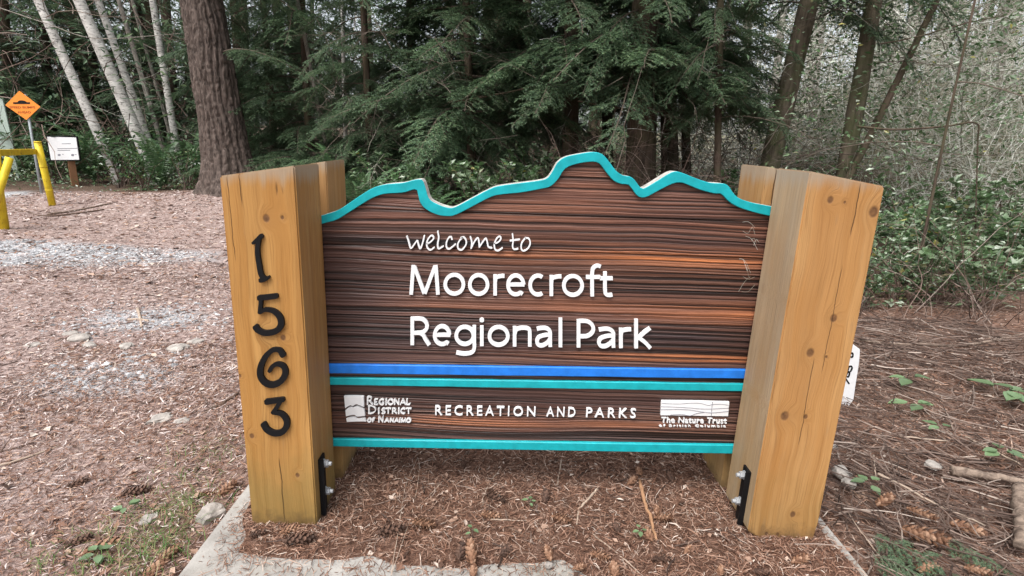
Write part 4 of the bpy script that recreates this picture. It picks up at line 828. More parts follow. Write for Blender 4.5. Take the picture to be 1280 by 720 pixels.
def fern_frond(seed):
    r = np.random.default_rng(seed); mb = MB(); ln = 0.75; k = 16; t = np.linspace(0, 1, k); q = np.stack([t*ln, 0*t, 0.42*ln*np.sin(t*2.3)], -1)
    mb.tube(q, np.linspace(0.004, 0.0012, k), 3, 0, cap=False); u = np.linspace(0.1, 0.99, 34); pp = np.stack([np.interp(u, t, q[:, j]) for j in range(3)], -1)
    for sg in (-1, 1):
        D = np.stack([0*u+0.25, 0*u+sg, -0.15+0*u], -1)+r.normal(0, 0.08, (34, 3)); blades(mb, pp, D, np.tile([0, 0, 1.0], (34, 1)), 0.10*np.sin(np.clip(u*1.25+0.25, 0, 1.5)*2.1)**0.7*(1.02-u)**0.45+0.012, 0.020)
    return mb.mesh('frond', M['fern'])
FROND = [fern_frond(230+i) for i in range(3)]
def thicket_mesh(seed, n=26, h=2.2, mat='paletwig', r0=0.007, fine=True):
    r = np.random.default_rng(seed); mb = MB()
    for i in range(n):
        a = r.random()*2*PI; d = unit(np.array([math.cos(a)*0.7, math.sin(a)*0.7, 1.0+r.random()])); p = np.array([r.normal(0, 0.25), r.normal(0, 0.25), 0]); ln = h*(0.5+0.8*r.random()); k = 11; q = [p]
        for j in range(k): d = unit(d+r.normal(0, 0.17, 3)+np.array([0, 0, -0.075])); q.append(q[-1]+d*ln/k)
        q = np.array(q); mb.tube(q, np.linspace(r0*(0.6+0.8*r.random()), r0*0.25, k+1), 4, 0, cap=False)
        for j in range(7):
            u = 2+r.random()*(k-2); b = np.array([np.interp(u, np.arange(k+1), q[:, c]) for c in range(3)]); e = unit(r.normal(0, 1, 3)+d*0.6); kk = 5; w = [b]
            for _ in range(kk): e = unit(e+r.normal(0, 0.25, 3)); w.append(w[-1]+e*ln*0.055*(0.7+r.random()))
            mb.tube(np.array(w), np.linspace(r0*0.35, r0*0.14, kk+1), 3, 0, cap=False)
    return mb.mesh('stems', M[mat])
THICK = [thicket_mesh(240+i) for i in range(4)]; DTHICK = [thicket_mesh(250+i, 18, 1.9, 'twig', 0.006) for i in range(2)]
def shrub(px, y, sc, label, kind='salal', group=None, cat='shrub', dx=0.0):
    p = on_y(px, 230, y); x = p[0]+dx; z = float(ground_z(x, y)); i = int(rng.integers(100)); rz = rng.random()*6.28
    if kind == 'fern':
        o = empty('sword_fern', (x, y, z), rz, label, 'fern', group); nf = 15
        for k in range(nf): link('frond', FROND[k % 3], o, (0, 0, 0), (0, -0.25-0.55*rng.random(), k*2*PI/nf+rng.normal(0, 0.15)), sc*(0.75+0.5*rng.random()))
        return o
    if kind == 'thicket' or kind == 'dthicket':
        o = link('bare_bush', (THICK if kind == 'thicket' else DTHICK)[i % (4 if kind == 'thicket' else 2)], None, (x, y, z-0.03), (0, 0, rz), sc); return tag(o, label, 'bush', group)
    st, lf = (BR[i % 2] if group == G3 and kind == 'salal' else SALAL[i % 4] if kind == 'salal' else SMALL[i % 3]); o = empty('leafy_shrub', (x, y, z-0.02), rz, label, cat, group)
    link('stems', st, o, sc=sc); link('foliage', lf, o, sc=sc); return o
G1, G2, G3, G4 = 'shrubs at the edge of the wood on the left', 'undergrowth behind the sign', 'leafy shrubs beside the right post', 'pale bare thicket on the right'
for a in [(150, 12.9, 1.15, 'glossy leafy shrub just right of the white notice board'), (70, 13.6, 1.1, 'leafy shrub behind the white notice board'), (200, 12.6, 1.1, 'leafy shrub midway between the notice board and the big fir', 'fern'),
          (232, 12.2, 1.0, 'low leafy shrub at the left foot of the big fir'), (118, 14.2, 1.3, 'tall leafy shrub under the leftmost white alder', 'fern'), (165, 14.0, 1.3, 'leafy shrub at the foot of the thickest white alder'),
          (252, 14.0, 1.3, 'leafy shrub behind the left flank of the big fir', 'fern'), (40, 15.0, 1.3, 'leafy shrub behind the orange diamond sign', 'fern'), (205, 14.6, 1.3, 'tall leafy shrub under the thin grey trunks'),
          (95, 15.4, 1.5, 'tallest leafy shrub at the wood edge between sign board and alders', 'fern'), (15, 16.0, 1.5, 'dark leafy shrub at the far left edge'), (180, 12.2, 0.8, 'small leafy shrub in front of the alder feet', 'salal')]:
    shrub(a[0], a[1], a[2]*1.7, a[3], *(a[4:] or ('salal',)), group=G1)
for a in [(452, 6.8, 1.0, 'sword fern just right of the left post top', 'fern'), (485, 7.6, 1.1, 'leafy shrub above the first dip of the carved ridge', 'small'), (530, 6.4, 1.05, 'sword fern above the notch in the carved ridge', 'fern'),
          (560, 7.4, 1.1, 'leafy shrub behind the notch in the carved ridge'), (600, 6.6, 1.1, 'bright leafy shrub over the saddle left of the carved peak', 'small'), (640, 7.0, 1.2, 'pale green shrub over the saddle close to the carved peak', 'small'),
          (668, 8.4, 1.2, 'leafy shrub between the saddle and the dark straight trunk', 'small'), (745, 6.4, 0.9, 'dark bare bush behind the top of the carved peak', 'dthicket'), (835, 6.4, 1.0, 'dark bare bush behind the right notch of the carved ridge', 'dthicket'),
          (868, 6.8, 1.0, 'leafy shrub behind the right shoulder of the carved ridge', 'small'), (905, 7.6, 1.2, 'bare bush between slender trunk and mossy leaning trunk', 'dthicket'), (930, 6.9, 1.0, 'leafy shrub behind the top of the right post', 'small'),
          (780, 7.2, 0.9, 'bare bush at the foot of the thick reddish trunk', 'dthicket'), (425, 8.2, 1.1, 'sword fern behind the back timber of the left post', 'fern'), (505, 9.0, 1.3, 'tall leafy shrub beneath the dense hemlock', 'salal'), (700, 9.2, 1.2, 'leafy shrub behind the dark straight trunk', 'salal')]:
    shrub(a[0], a[1], a[2]*1.35, a[3], *(a[4:] or ('salal',)), group=G2)
BR = [shrub_mesh(220+i, 420, 0.5, 0.62, 0.092, 'sheenleaf') for i in range(2)]
for a in [(1108, 3.3, 0.75, 'small leaved shrub touching the right post edge', 'small'), (1150, 3.5, 0.85, 'small leaved shrub around the foot of the thin sapling', 'small'), (1205, 3.4, 0.85, 'glossy shrub right of the thin sapling'), (1258, 3.3, 0.9, 'glossy shrub at the right edge of the picture, front row'),
          (1120, 4.3, 1.1, 'leafy shrub behind the one touching the right post', 'small'), (1180, 4.5, 1.1, 'leafy shrub in the second row under the bent branch', 'small'), (1235, 4.4, 1.15, 'leafy shrub in the second row near the right edge', 'small'),
          (1290, 4.2, 1.2, 'leafy shrub half outside the right edge'), (1085, 5.4, 1.2, 'leafy shrub at the foot of the forked mossy trunks', 'small'), (1145, 5.8, 1.35, 'tall leafy shrub behind the thin sapling', 'small'), (1210, 6.0, 1.35, 'tall leafy shrub under the bright thicket', 'small'), (1270, 5.8, 1.4, 'tall leafy shrub at the right edge under the thicket', 'small'),
          (1100, 3.0, 0.6, 'dark bare bush leaning over the ground beside the right post', 'dthicket'), (1190, 3.1, 0.7, 'dark bare bush in front of the glossy shrubs', 'dthicket'), (1265, 2.9, 0.7, 'dark bare bush at the right edge over the fallen branch', 'dthicket')]:
    shrub(a[0], a[1], a[2], a[3], *(a[4:] or ('salal',)), group=G3)
for k, (px, y, sc, lab) in enumerate([(1010, 8.8, 1.1, 'pale bare bush between the two mossy trunks'), (1040, 10.5, 1.4, 'pale bare bush farther back between the mossy trunks'), (1110, 7.2, 1.0, 'pale bare bush right of the forked trunk foot'), (1150, 8.2, 1.3, 'pale arching bush behind the bent hanging branch'),
        (1200, 7.0, 1.15, 'pale arching bush behind the thin sapling top'), (1240, 8.0, 1.4, 'pale arching bush high at the right edge'), (1275, 6.6, 1.2, 'pale bare bush cut by the right edge'), (1120, 10.5, 1.6, 'tall pale bush far behind the slanting thin trunk'), (1180, 10.0, 1.6, 'tall pale bush in the middle of the thicket'),
        (1250, 10.5, 1.7, 'tallest pale bush at the back right corner'), (1080, 12.0, 1.7, 'pale bush far back behind the forked trunks'), (985, 11.0, 1.3, 'pale bush behind the leaning mossy trunk'), (1150, 13.0, 1.9, 'pale bush farthest back in the thicket middle'), (1215, 13.5, 2.0, 'pale bush farthest back on the right'), (940, 9.5, 1.1, 'pale bush seen left of the leaning mossy trunk'), (650, 9.6, 0.9, 'pale bare bush deep behind the carved saddle')]):
    shrub(px, y, sc, lab, 'thicket', group=G4)

# ------------------------------------------------------------------ far wood and ground cover as masses
def far_wood():
    r = np.random.default_rng(77); lf = MB(); nC = 1900; ang = r.uniform(-0.95, 0.95, nC); dist = 17+24*r.random(nC)**0.8; x = CAM[0]+dist*np.sin(ang); y = CAM[1]+dist*np.cos(ang); z = r.uniform(0, 1, nC)**0.9*10.0
    ok = (y > 13.5) & ((ang < 0.24) | (r.random(nC) < 0.28)); gap = (np.abs(ang+0.395) < 0.022) & (z > 3.4); ok &= ~gap
    x, y, z = x[ok], y[ok], z[ok]; n = 95; k = len(x); sz = 0.7+0.9*r.random(k)
    c = np.repeat(np.stack([x, y, z+ground_z(x, y)], -1), n, 0); s = np.repeat(sz, n)[:, None]
    off = r.normal(0, 1, (k*n, 3))*np.array([0.75, 0.75, 0.30])*s; off[:, 2] -= 0.25*(off[:, 0]**2+off[:, 1]**2)/s[:, 0]
    D = off*[1, 1, 0]+r.normal(0, 0.4, (k*n, 3))+[0, 0, -0.35]; Nn = r.normal(0, 0.5, (k*n, 3))+[0, 0, 1]
    L = 0.24*(0.6+0.8*r.random(k*n)); blades(lf, c+off, D, Nn, L, L*0.28)
    o = lf.build('far_wood_foliage', M['needles']); tag(o, 'dark mass of far conifer foliage closing the view', 'foliage', kind='stuff')
    tk = MB()
    for i in range(130):
        a = r.uniform(-0.9, 0.9); d = 17+22*r.random(); px, py = CAM[0]+d*math.sin(a), CAM[1]+d*math.cos(a)
        if py < 18: continue
        g0 = float(ground_z(px, py)); ln = 16; lean = r.normal(0, 0.06, 2); t = np.linspace(0, 1, 8)
        tk.tube(np.stack([px+lean[0]*ln*t, py+lean[1]*ln*t, g0-0.2+ln*t], -1), np.linspace(0.18, 0.08, 8)*(0.5+r.random()), 7, 0 if a < 0.25 or r.random() < 0.5 else 1, cap=False)
    tag(tk.build('far_wood_trunks', [M['darkbark'], M['greybark']], smooth=True), 'crowded dark trunks of the far wood', 'trunks', kind='stuff')
    br = MB()                                                   # far bare twigs
    for i in range(3600):
        right = r.random() < 0.72; a = r.uniform(0.25, 0.9) if right else r.uniform(-0.85, -0.2); d = (13 if right else 18.5)+10*r.random(); p = np.array([CAM[0]+d*math.sin(a), CAM[1]+d*math.cos(a), 0]); p[2] = float(ground_z(p[0], p[1]))+r.random()**1.5*5.0
        e = unit(r.normal(0, 1, 3)+[0, 0, 0.4]); q = [p]
        for _ in range(6): e = unit(e+r.normal(0, 0.22, 3)); q.append(q[-1]+e*0.28*(0.6+r.random()))
        br.tube(np.array(q), np.linspace(0.014, 0.004, 7), 3, 0 if right else 1, cap=False)
    tag(br.build('far_twigs', [M['paletwig'], M['twig']]), 'tangle of far bare twigs', 'twigs', kind='stuff')
def understory_twigs():
    r = np.random.default_rng(79); br = MB()
    for i in range(900):
        x = r.uniform(-5.5, 4.5); y = r.uniform(6.2, 12.5)
        if x < -3.2 and y < 11: continue
        p = np.array([x, y, float(ground_z(x, y))+0.1+3.0*r.random()**1.2]); e = unit(r.normal(0, 1, 3)*[1, 1, 0.6]+[0, 0, -0.1]); q = [p]; m_ = 0 if r.random() < 0.93 else 1; r0 = 0.0042*(0.5+r.random())
        for _ in range(6): e = unit(e+r.normal(0, 0.10, 3)+[0, 0, -0.04]); q.append(q[-1]+e*0.11*(0.6+r.random()))
        q = np.array(q); br.tube(q, np.linspace(r0, r0*0.2, 7), 3, m_, cap=False)
        for k in range(6):
            u = r.uniform(1, 5.6); b = np.array([np.interp(u, np.arange(7), q[:, c]) for c in range(3)]); f = unit(e+r.normal(0, 0.7, 3)); w_ = [b]
            for _ in range(4): f = unit(f+r.normal(0, 0.14, 3)); w_.append(w_[-1]+f*0.055*(0.5+r.random()))
            br.tube(np.array(w_), np.linspace(r0*0.5, r0*0.15, 5), 3, m_, cap=False)
    tag(br.build('understory_twigs', [M['darktwig'], M['paletwig']]), 'tangle of fine bare twigs under the conifers behind the sign', 'twigs', kind='stuff')
understory_twigs()
def thicket_leaves():
    r = np.random.default_rng(80); lf = MB(); nC = 330; ang = r.uniform(0.42, 0.88, nC); d = 8.5+7*r.random(nC); x = CAM[0]+d*np.sin(ang); y = CAM[1]+d*np.cos(ang); z = ground_z(x, y)+0.2+3.6*r.random(nC)**1.2
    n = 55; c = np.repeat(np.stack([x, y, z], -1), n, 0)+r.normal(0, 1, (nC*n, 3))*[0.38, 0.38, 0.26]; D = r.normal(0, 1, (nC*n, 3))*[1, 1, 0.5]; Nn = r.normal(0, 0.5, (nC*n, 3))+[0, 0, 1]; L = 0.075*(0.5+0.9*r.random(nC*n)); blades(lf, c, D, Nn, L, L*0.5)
    tag(lf.build('thicket_leaves', M['sheenleaf']), 'scattered pale green leaves among the bare stems of the thicket', 'leaves', kind='stuff')
thicket_leaves()
far_wood()
def cover():
    r = np.random.default_rng(78); lf = MB(); n = 60000
    ang = r.uniform(-0.95, 0.95, n); d = 5.5+18*r.random(n)**1.2; x = CAM[0]+d*np.sin(ang); y = CAM[1]+d*np.cos(ang)
    nz = fbm(x*0.5, y*0.5, 3, 4); ok = (nz > 0.42) & ((x > -4.2) | (y > 11.6)) & ((y > 3.2)) & ((x > -2.6) | (y > 5.5)); x, y, nz = x[ok], y[ok], nz[ok]; k = len(x); h = np.clip((nz-0.42)*2.2, 0, 0.5)*r.random(k)+0.02
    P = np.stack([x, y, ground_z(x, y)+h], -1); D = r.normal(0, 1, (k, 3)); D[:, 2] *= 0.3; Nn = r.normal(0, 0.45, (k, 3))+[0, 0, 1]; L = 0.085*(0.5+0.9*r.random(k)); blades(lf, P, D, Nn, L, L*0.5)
    tag(lf.build('ground_cover', M['sheenleaf']), 'low leafy ground cover under the trees', 'ground cover', kind='stuff')
cover()

# ------------------------------------------------------------------ roadside things on the left: gate, signs
def local(P, o): return np.asarray(P, float)-np.asarray(o, float)
def gate():
    foot = on_ground(66, 257, 0); o = foot.copy(); r = empty('swing_gate', o, 0, 'yellow painted steel barrier gate at the left edge of the track', 'gate')
    top = on_y(47, 178, foot[1]); y1 = foot[1]; m = MB()
    m.tube(local([foot-[0, 0, 0.05], foot*0.5+top*0.5, top], o), [0.058, 0.058, 0.058], 14); m.tube(local([top+[0, 0, 0.002], top+[0, 0, 0.02]], o), [0.064, 0.052], 14); m.build('post', M['yellow'], r, True)
    f2 = on_ground(4, 287, 0); bA = on_y(43, 189.5, y1-0.06); bB = on_y(-60, 193, f2[1]-0.4); m = MB()
    d = unit(bB-bA); up = np.array([0, 0, 1.0]); sd = unit(np.cross(d, up)); R = np.stack([d, sd, np.cross(sd, d)], 1); m.box(local((bA+bB)/2, o), (np.linalg.norm(bB-bA), 0.07, 0.10), R); m.build('beam', M['yellow'], r)
    k = on_y(12, 197, f2[1]); q = on_y(0, 236, f2[1]-0.1); m = MB(); m.tube(local([k, q, on_y(-8, 262, f2[1]-0.2)], o), 0.05, 10); m.build('brace', M['yellow'], r, True)
    m = MB(); m.tube(local([f2-[0, 0, 0.05], on_y(-3, 232, f2[1]), on_y(-6, 193, f2[1])], o), [0.075, 0.065, 0.06], 12); m.build('leg', M['yellow'], r, True)
    for z in (0.25, 0.62):                                                # hinge collars on the end post
        p = foot+(top-foot)*z; m = MB(); m.tube(local([p-[0, 0, 0.012], p+[0, 0, 0.012]], o), 0.062, 14); m.build('collar', M['yellow'], r, True)
gate()
def barrier_arm():
    y = on_ground(23, 224, 0.02)[1]; P = [on_y(*q, y) for q in ((-8, 120), (3, 124), (15, 176), (24, 225), (11, 204), (2, 196), (-8, 170))]; o = P[3]
    r = prism('leaning_plank', [(p[0]-o[0], p[2]-o[2]) for p in P], 0.0, 0.035, M['pale_green'], None, 0.004); r.location = tuple(o)
    tag(r, 'pale green grey plank leaning behind the yellow gate beam', 'plank')
barrier_arm()
def diamond():
    b = on_ground(52, 242, 0); y = b[1]; o = b; r = empty('warning_sign', o, 0, 'orange diamond speed bump warning sign on a thin steel post', 'road sign')
    top = on_y(31, 118, y+0.05); m = MB(); m.tube(local([b-[0, 0, 0.1], (b+top)/2, top], o), 0.026, 8); m.build('post', M['galv'], r, True)
    cor = [on_y(*q, y-0.012) for q in ((24.0, 113.5), (50.5, 133.5), (33.0, 150.0), (6.5, 131.5))]
    p = prism('sign_plate', [(q[0]-o[0], q[2]-o[2]) for q in cor], -0.014, -0.004, M['orange'], r, 0.002)
    td = lambda x, y_: (x/13.083, 105+y_/13.083); m = MB()
    ribbon(m, [td(215, 312), td(345, 312), td(488, 312)], 2.2, y-0.018, y-0.0135, rnd=False, sm=False); ribbon(m, [td(300, 297), td(320, 285), td(355, 282), td(390, 288), td(418, 300)], 2.2, y-0.0186, y-0.0136, n=4)
    c = m.build('hump_symbol', M['black'], p); c.location = tuple(-o)
    for t, a, bb in (('SPEED BUMPS', (155, 398), (575, 398)), ('AHEAD', (290, 478), (505, 478))):
        c = text_line(t, 'lettering', td(*a), td(*bb), 2.7, y-0.0185, y-0.0135, p, M['rust_print'], 1.05, 0.01); c.location = tuple(-o)
diamond()
def notice():
    b = on_ground(94, 232, 0); y = b[1]; o = b; r = empty('notice_board', o, 0, 'white notice board on a short brown wooden post in front of the shrubs', 'notice board')
    tp = on_y(88, 196, y); m = MB(); d = unit(tp-b); m.tube(local([b-d*0.1, (b+tp)/2, tp], o), 0.105, 4); m.build('post', M['stake'], r)
    def slab(name, q4, ya, yb, mat, par, bev): return prism(name, [(p[0]-o[0], p[2]-o[2]) for p in [on_y(*q, y) for q in q4]], ya, yb, mat, par, bev)
    s = slab('backing_board', ((61.5, 169.2), (101, 170.5), (104.8, 201), (67, 201)), -0.12, -0.085, M['black'], r, 0.004)
    p = slab('board', ((64, 171), (100, 172), (104, 199.5), (69, 199.8)), -0.14, -0.121, M['white'], r, 0.003)
    tn = lambda x, y_: (55+x/9.0, 160+y_/9.0); m = MB()
    for q in ([(200, 178), (300, 176)], [(150, 232), (385, 228)], [(152, 252), (295, 250)], [(205, 296), (220, 296)], [(342, 300), (365, 299)]): ribbon(m, [tn(*v) for v in q], 0.75, y-0.142, y-0.1405, rnd=False, sm=False)
    ribbon(m, [tn(162, 303), tn(178, 303)], 2.2, y-0.1422, y-0.1405, sm=False); ribbon(m, [tn(315, 304), tn(328, 304)], 2.6, y-0.1422, y-0.1405, sm=False)
    c = m.build('print', M['ink'], p); c.location = tuple(-o)
notice()

# ------------------------------------------------------------------ litter: needles, chips, gravel (masses) then cones, sticks, stones, plants (things)
def height(x, y):
    pad = (np.abs(x) < 1.19) & (y > -0.9) & (y < 0.85)
    bh = bed_h(x, y); return np.where(pad, np.maximum(bh, 0.0), ground_h(x, y))
def litter():
    r = np.random.default_rng(91); mb = MB(); mb_t = MB()
    def scatter(n, xr, yr, ln, wd, keep=None, thin=None, mb=mb):
        x = r.uniform(*xr, n); y = r.uniform(*yr, n)
        ok = np.ones(n, bool)
        if keep is not None: ok &= keep(x, y)
        x, y = x[ok], y[ok]; k = len(x); a = r.uniform(0, 2*PI, k); L = ln*(0.45+1.0*r.random(k)); W = wd*(0.7+0.7*r.random(k)); el = r.normal(0.0, 0.22, k); bend = r.normal(0, 0.5, k)
        z = height(x, y)+0.001+0.010*r.random(k)**2+np.abs(np.sin(el))*L*0.3
        c = np.stack([x, y, z], -1); d0 = np.stack([np.cos(a)*np.cos(el), np.sin(a)*np.cos(el), np.sin(el)], -1); d1 = np.stack([np.cos(a+bend)*np.cos(el), np.sin(a+bend)*np.cos(el), -np.abs(np.sin(el))], -1)
        s0 = np.stack([-np.sin(a), np.cos(a), r.normal(0, 0.45, k)], -1); P0 = c-d0*L[:, None]/2; P1 = c; P2 = c+d1*L[:, None]/2; hw = W[:, None]/2
        V = np.stack([P0-s0*hw*0.6, P0+s0*hw*0.6, P1-s0*hw, P1+s0*hw, P2-s0*hw*0.4, P2+s0*hw*0.4], 1).reshape(-1, 3); i = np.arange(k)*6
        mb.add(V, np.concatenate([np.stack([i, i+2, i+3, i+1], -1), np.stack([i+2, i+4, i+5, i+3], -1)]))
    onbed = lambda x, y: bed_mask(x, y) > -0.015-0.22*r.random(len(x))**3.5
    scatter(34000, (-1.16, 1.16), (-0.65, 0.85), 0.026, 0.0020, onbed)
    scatter(5000, (-1.16, 1.16), (-0.65, 0.85), 0.060, 0.0024, onbed)
    for fx in (-0.94, 0.94): scatter(3000, (fx-0.24, fx+0.24), (-0.10, 0.34), 0.028, 0.0020, lambda x, y: ~((np.abs(np.abs(x)-0.945) < 0.135) & (y > 0.004) & (y < DF)) & (r.random(len(x)) < np.exp(-np.maximum(np.maximum(np.abs(np.abs(x)-0.945)-0.13, 0), np.maximum(-y, y-DF))*22)))
    scatter(1500, (-1.19, 1.17), (-0.75, 0.3), 0.028, 0.0020, lambda x, y: (bed_mask(x, y) <= 0.0))
    off = lambda x, y: ~((np.abs(x) < 1.20) & (y < 0.84))
    scatter(22000, (-3.2, -1.2), (-0.7, 2.0), 0.034, 0.0032, off); scatter(12000, (-3.2, -1.2), (-0.7, 2.0), 0.034, 0.0032, off, mb=mb_t); scatter(5000, (-5.5, -0.9), (0.9, 4.5), 0.050, 0.0055, off); scatter(17000, (-5.5, -0.9), (0.9, 4.5), 0.050, 0.0055, off, mb=mb_t); scatter(3000, (-11, -2), (3.5, 11), 0.09, 0.011); scatter(13000, (-11, -2), (3.5, 11), 0.09, 0.011, mb=mb_t)
    scatter(26000, (1.2, 3.4), (-0.7, 2.4), 0.036, 0.0030, off); scatter(9000, (1.2, 5), (0.5, 4), 0.075, 0.005, off); scatter(5000, (-1.2, 1.2), (0.85, 3), 0.05, 0.005)
    tag(mb.build('needle_litter', M['litter']), 'brown conifer needles strewn over the ground', 'litter', kind='stuff')
    tag(mb_t.build('track_litter', M['tracklitter']), 'paler trodden needles and leaf scraps on the track left of the sign', 'litter', kind='stuff')
    ch = MB()
    def chips(n, xr, yr, s, keep=None):
        x = r.uniform(*xr, n); y = r.uniform(*yr, n)
        if keep is not None: o = keep(x, y); x, y = x[o], y[o]
        k = len(x); P = np.stack([x, y, height(x, y)+0.004+0.006*r.random(k)], -1); a = r.uniform(0, 2*PI, k); D = np.stack([np.cos(a), np.sin(a), r.normal(0, 0.15, k)], -1); Nn = np.stack([r.normal(0, 0.3, k), r.normal(0, 0.3, k), np.ones(k)], -1)
        L = s*(0.5+1.0*r.random(k)**2); blades(ch, P, D, Nn, L, L*(0.3+0.5*r.random(k)), fold=0.10*0+0.18)
    chips(2600, (-4.5, -1.2), (-0.6, 4.0), 0.036, off); chips(2200, (-11, -3), (3, 11), 0.08); chips(900, (1.2, 3.6), (-0.6, 3), 0.040, off); chips(500, (-1.1, 1.1), (-0.3, 0.85), 0.026, onbed)
    tag(ch.build('bark_chips', M['chip']), 'small chips of bark and dry leaf among the needles', 'bark chips', kind='stuff')
    gv = MB(); base = [(1, 1, 1), (1, -1, -1), (-1, 1, -1), (-1, -1, 1)]
    def stones(n, cx, cy, rx, ry, s):
        a = r.uniform(0, 2*PI, n); q = np.sqrt(r.random(n))*(0.85+0.3*r.random(n)); x = cx+rx*q*np.cos(a); y = cy+ry*q*np.sin(a); z = height(x, y)
        oc = np.array([[1, 0, 0], [0, 1, 0], [-1, 0, 0], [0, -1, 0], [0, 0, 0.75], [0, 0, -0.6]])
        S_ = s*(0.4+0.9*r.random(n)**2)[:, None, None]*np.array([1, 0.8, 0.6])[None, None]*(0.75+0.5*r.random((n, 6, 1))); th = r.uniform(0, 2*PI, n); V = oc[None]*S_
        V = np.stack([V[..., 0]*np.cos(th)[:, None]-V[..., 1]*np.sin(th)[:, None], V[..., 0]*np.sin(th)[:, None]+V[..., 1]*np.cos(th)[:, None], V[..., 2]], -1)+np.stack([x, y, z+0.002], -1)[:, None]
        i = np.arange(n)[:, None]*6; f = np.array([[0, 1, 4], [1, 2, 4], [2, 3, 4], [3, 0, 4], [1, 0, 5], [2, 1, 5], [3, 2, 5], [0, 3, 5]]); gv.add(V.reshape(-1, 3), tris=(i[:, :, None]+f[None]).reshape(-1, 3))
    stones(5200, -6.8, 4.75, 2.9, 0.72, 0.022); stones(420, -3.1, 2.55, 0.75, 0.5, 0.020); stones(160, -2.7, 1.55, 0.42, 0.30, 0.030); stones(160, -10.3, 9.6, 1.0, 2.4, 0.03); stones(500, -4.2, 2.6, 2.6, 2.4, 0.016)
    tag(gv.build('gravel', M['gravel']), 'pale crushed gravel worn bare across the track', 'gravel', kind='stuff')
    tw = MB()
    for i in range(5600):                                                 # twig tangle right of the sign and a thin scatter elsewhere
        q = r.random()
        if q < 0.88: x, y, L = r.uniform(1.22, 3.9), r.uniform(-0.6, 2.9), 0.10+0.42*r.random()**2
        elif q < 0.90: x, y, L = r.uniform(-1.0, 1.0), r.uniform(-0.2, 0.8), 0.05+0.10*r.random()
        else: x, y, L = r.uniform(-6, -1.25), r.uniform(-0.6, 6), 0.06+0.16*r.random()
        a = r.uniform(0, 2*PI) if q > 0.88 or q < 0.5 else r.normal(-0.7, 0.6); k = 6; e = np.array([math.cos(a), math.sin(a), 0]); p = np.array([x, y, 0.0]); Q = []
        for j in range(k): a += r.normal(0, 0.16); Q.append(p.copy()); p = p+np.array([math.cos(a), math.sin(a), 0])*L/k
        Q = np.array(Q); Q[:, 2] = height(Q[:, 0], Q[:, 1])+0.004+(0.065 if q < 0.88 else 0.006)*r.random()+np.linspace(0, r.normal(0, 0.02 if q < 0.88 else 0.004), k)
        tw.tube(Q, np.linspace(1, 0.6, k)*(0.0013+0.0025*r.random()+(0.0035*r.random() if r.random() < 0.14 and q < 0.88 else 0)), 4, cap=False)
    tag(tw.build('twig_litter', M['twig']), 'fine dead twigs lying in a tangle on the ground', 'twigs', kind='stuff')
litter()
def cone_mesh(seed, mat, openness=0.5):
    """fir cone along x, one unit long: overlapping scales in spirals round a core"""
    r = np.random.default_rng(seed); mb = MB(); n = 13; t = np.linspace(0, 1, n); pr = 0.13*np.sin(np.clip(t*0.94+0.06, 0, 1)*PI)**0.65
    mb.tube(np.stack([t, 0*t, 0*t], -1), pr*0.8+0.008, 8)
    for i in range(54):
        u = 0.03+0.93*i/54; a = i*2.39996; rr = 0.165*math.sin(min(1, u*0.94+0.06)*PI)**0.65; o = np.array([0, math.cos(a), math.sin(a)]); s = np.array([0, -math.sin(a), math.cos(a)]); ax = np.array([1.0, 0, 0])
        b = ax*u+o*rr*0.75; tipd = ax*0.10+o*(0.06+0.15*openness*r.uniform(0.6, 1.2)); w = 0.085*(0.55+rr*3)
        mb.add([b-s*w*0.5, b+s*w*0.5, b+tipd*0.65+s*w*0.8, b+tipd+s*w*0.25+ax*0.01, b+tipd-s*w*0.25+ax*0.01, b+tipd*0.65-s*w*0.8, b+tipd*0.45+o*0.035], tris=[(0, 1, 6), (1, 2, 6), (2, 3, 6), (3, 4, 6), (4, 5, 6), (5, 0, 6)])
    return mb.mesh('pine_cone', M[mat])
CONES = {'tan': [cone_mesh(300, 'cone', 0.6), cone_mesh(301, 'cone', 0.3)], 'dark': [cone_mesh(302, 'darkcone', 0.7), cone_mesh(303, 'darkcone', 0.35)]}
def ground_pt(px, py, dz):
    if on_pad(px, py): return on_z(px, py, 0.018+dz)
    return on_ground(px, py, dz+(0.042 if px > 1040 else 0.0))                # things lie on top of the twig tangle on the right
def cone(px, py, ln, ang, kind, label, group='pine cones on the ground'):
    p = ground_pt(px, py, 0.012); D = np.linalg.norm(p-CAM); L = 0.8*ln*D/FPX; me = CONES[kind][int(rng.integers(2))]
    a = math.radians(ang); e = np.array([math.cos(a), math.sin(a)*1.3]); yaw = math.atan2(e[1], e[0])
    o = link('pine_cone', me, None, p-np.array([math.cos(yaw), math.sin(yaw), 0])*L/2, (rng.random()*6, rng.normal(0, 0.1), yaw), L); tag(o, label, 'pine cone', group)
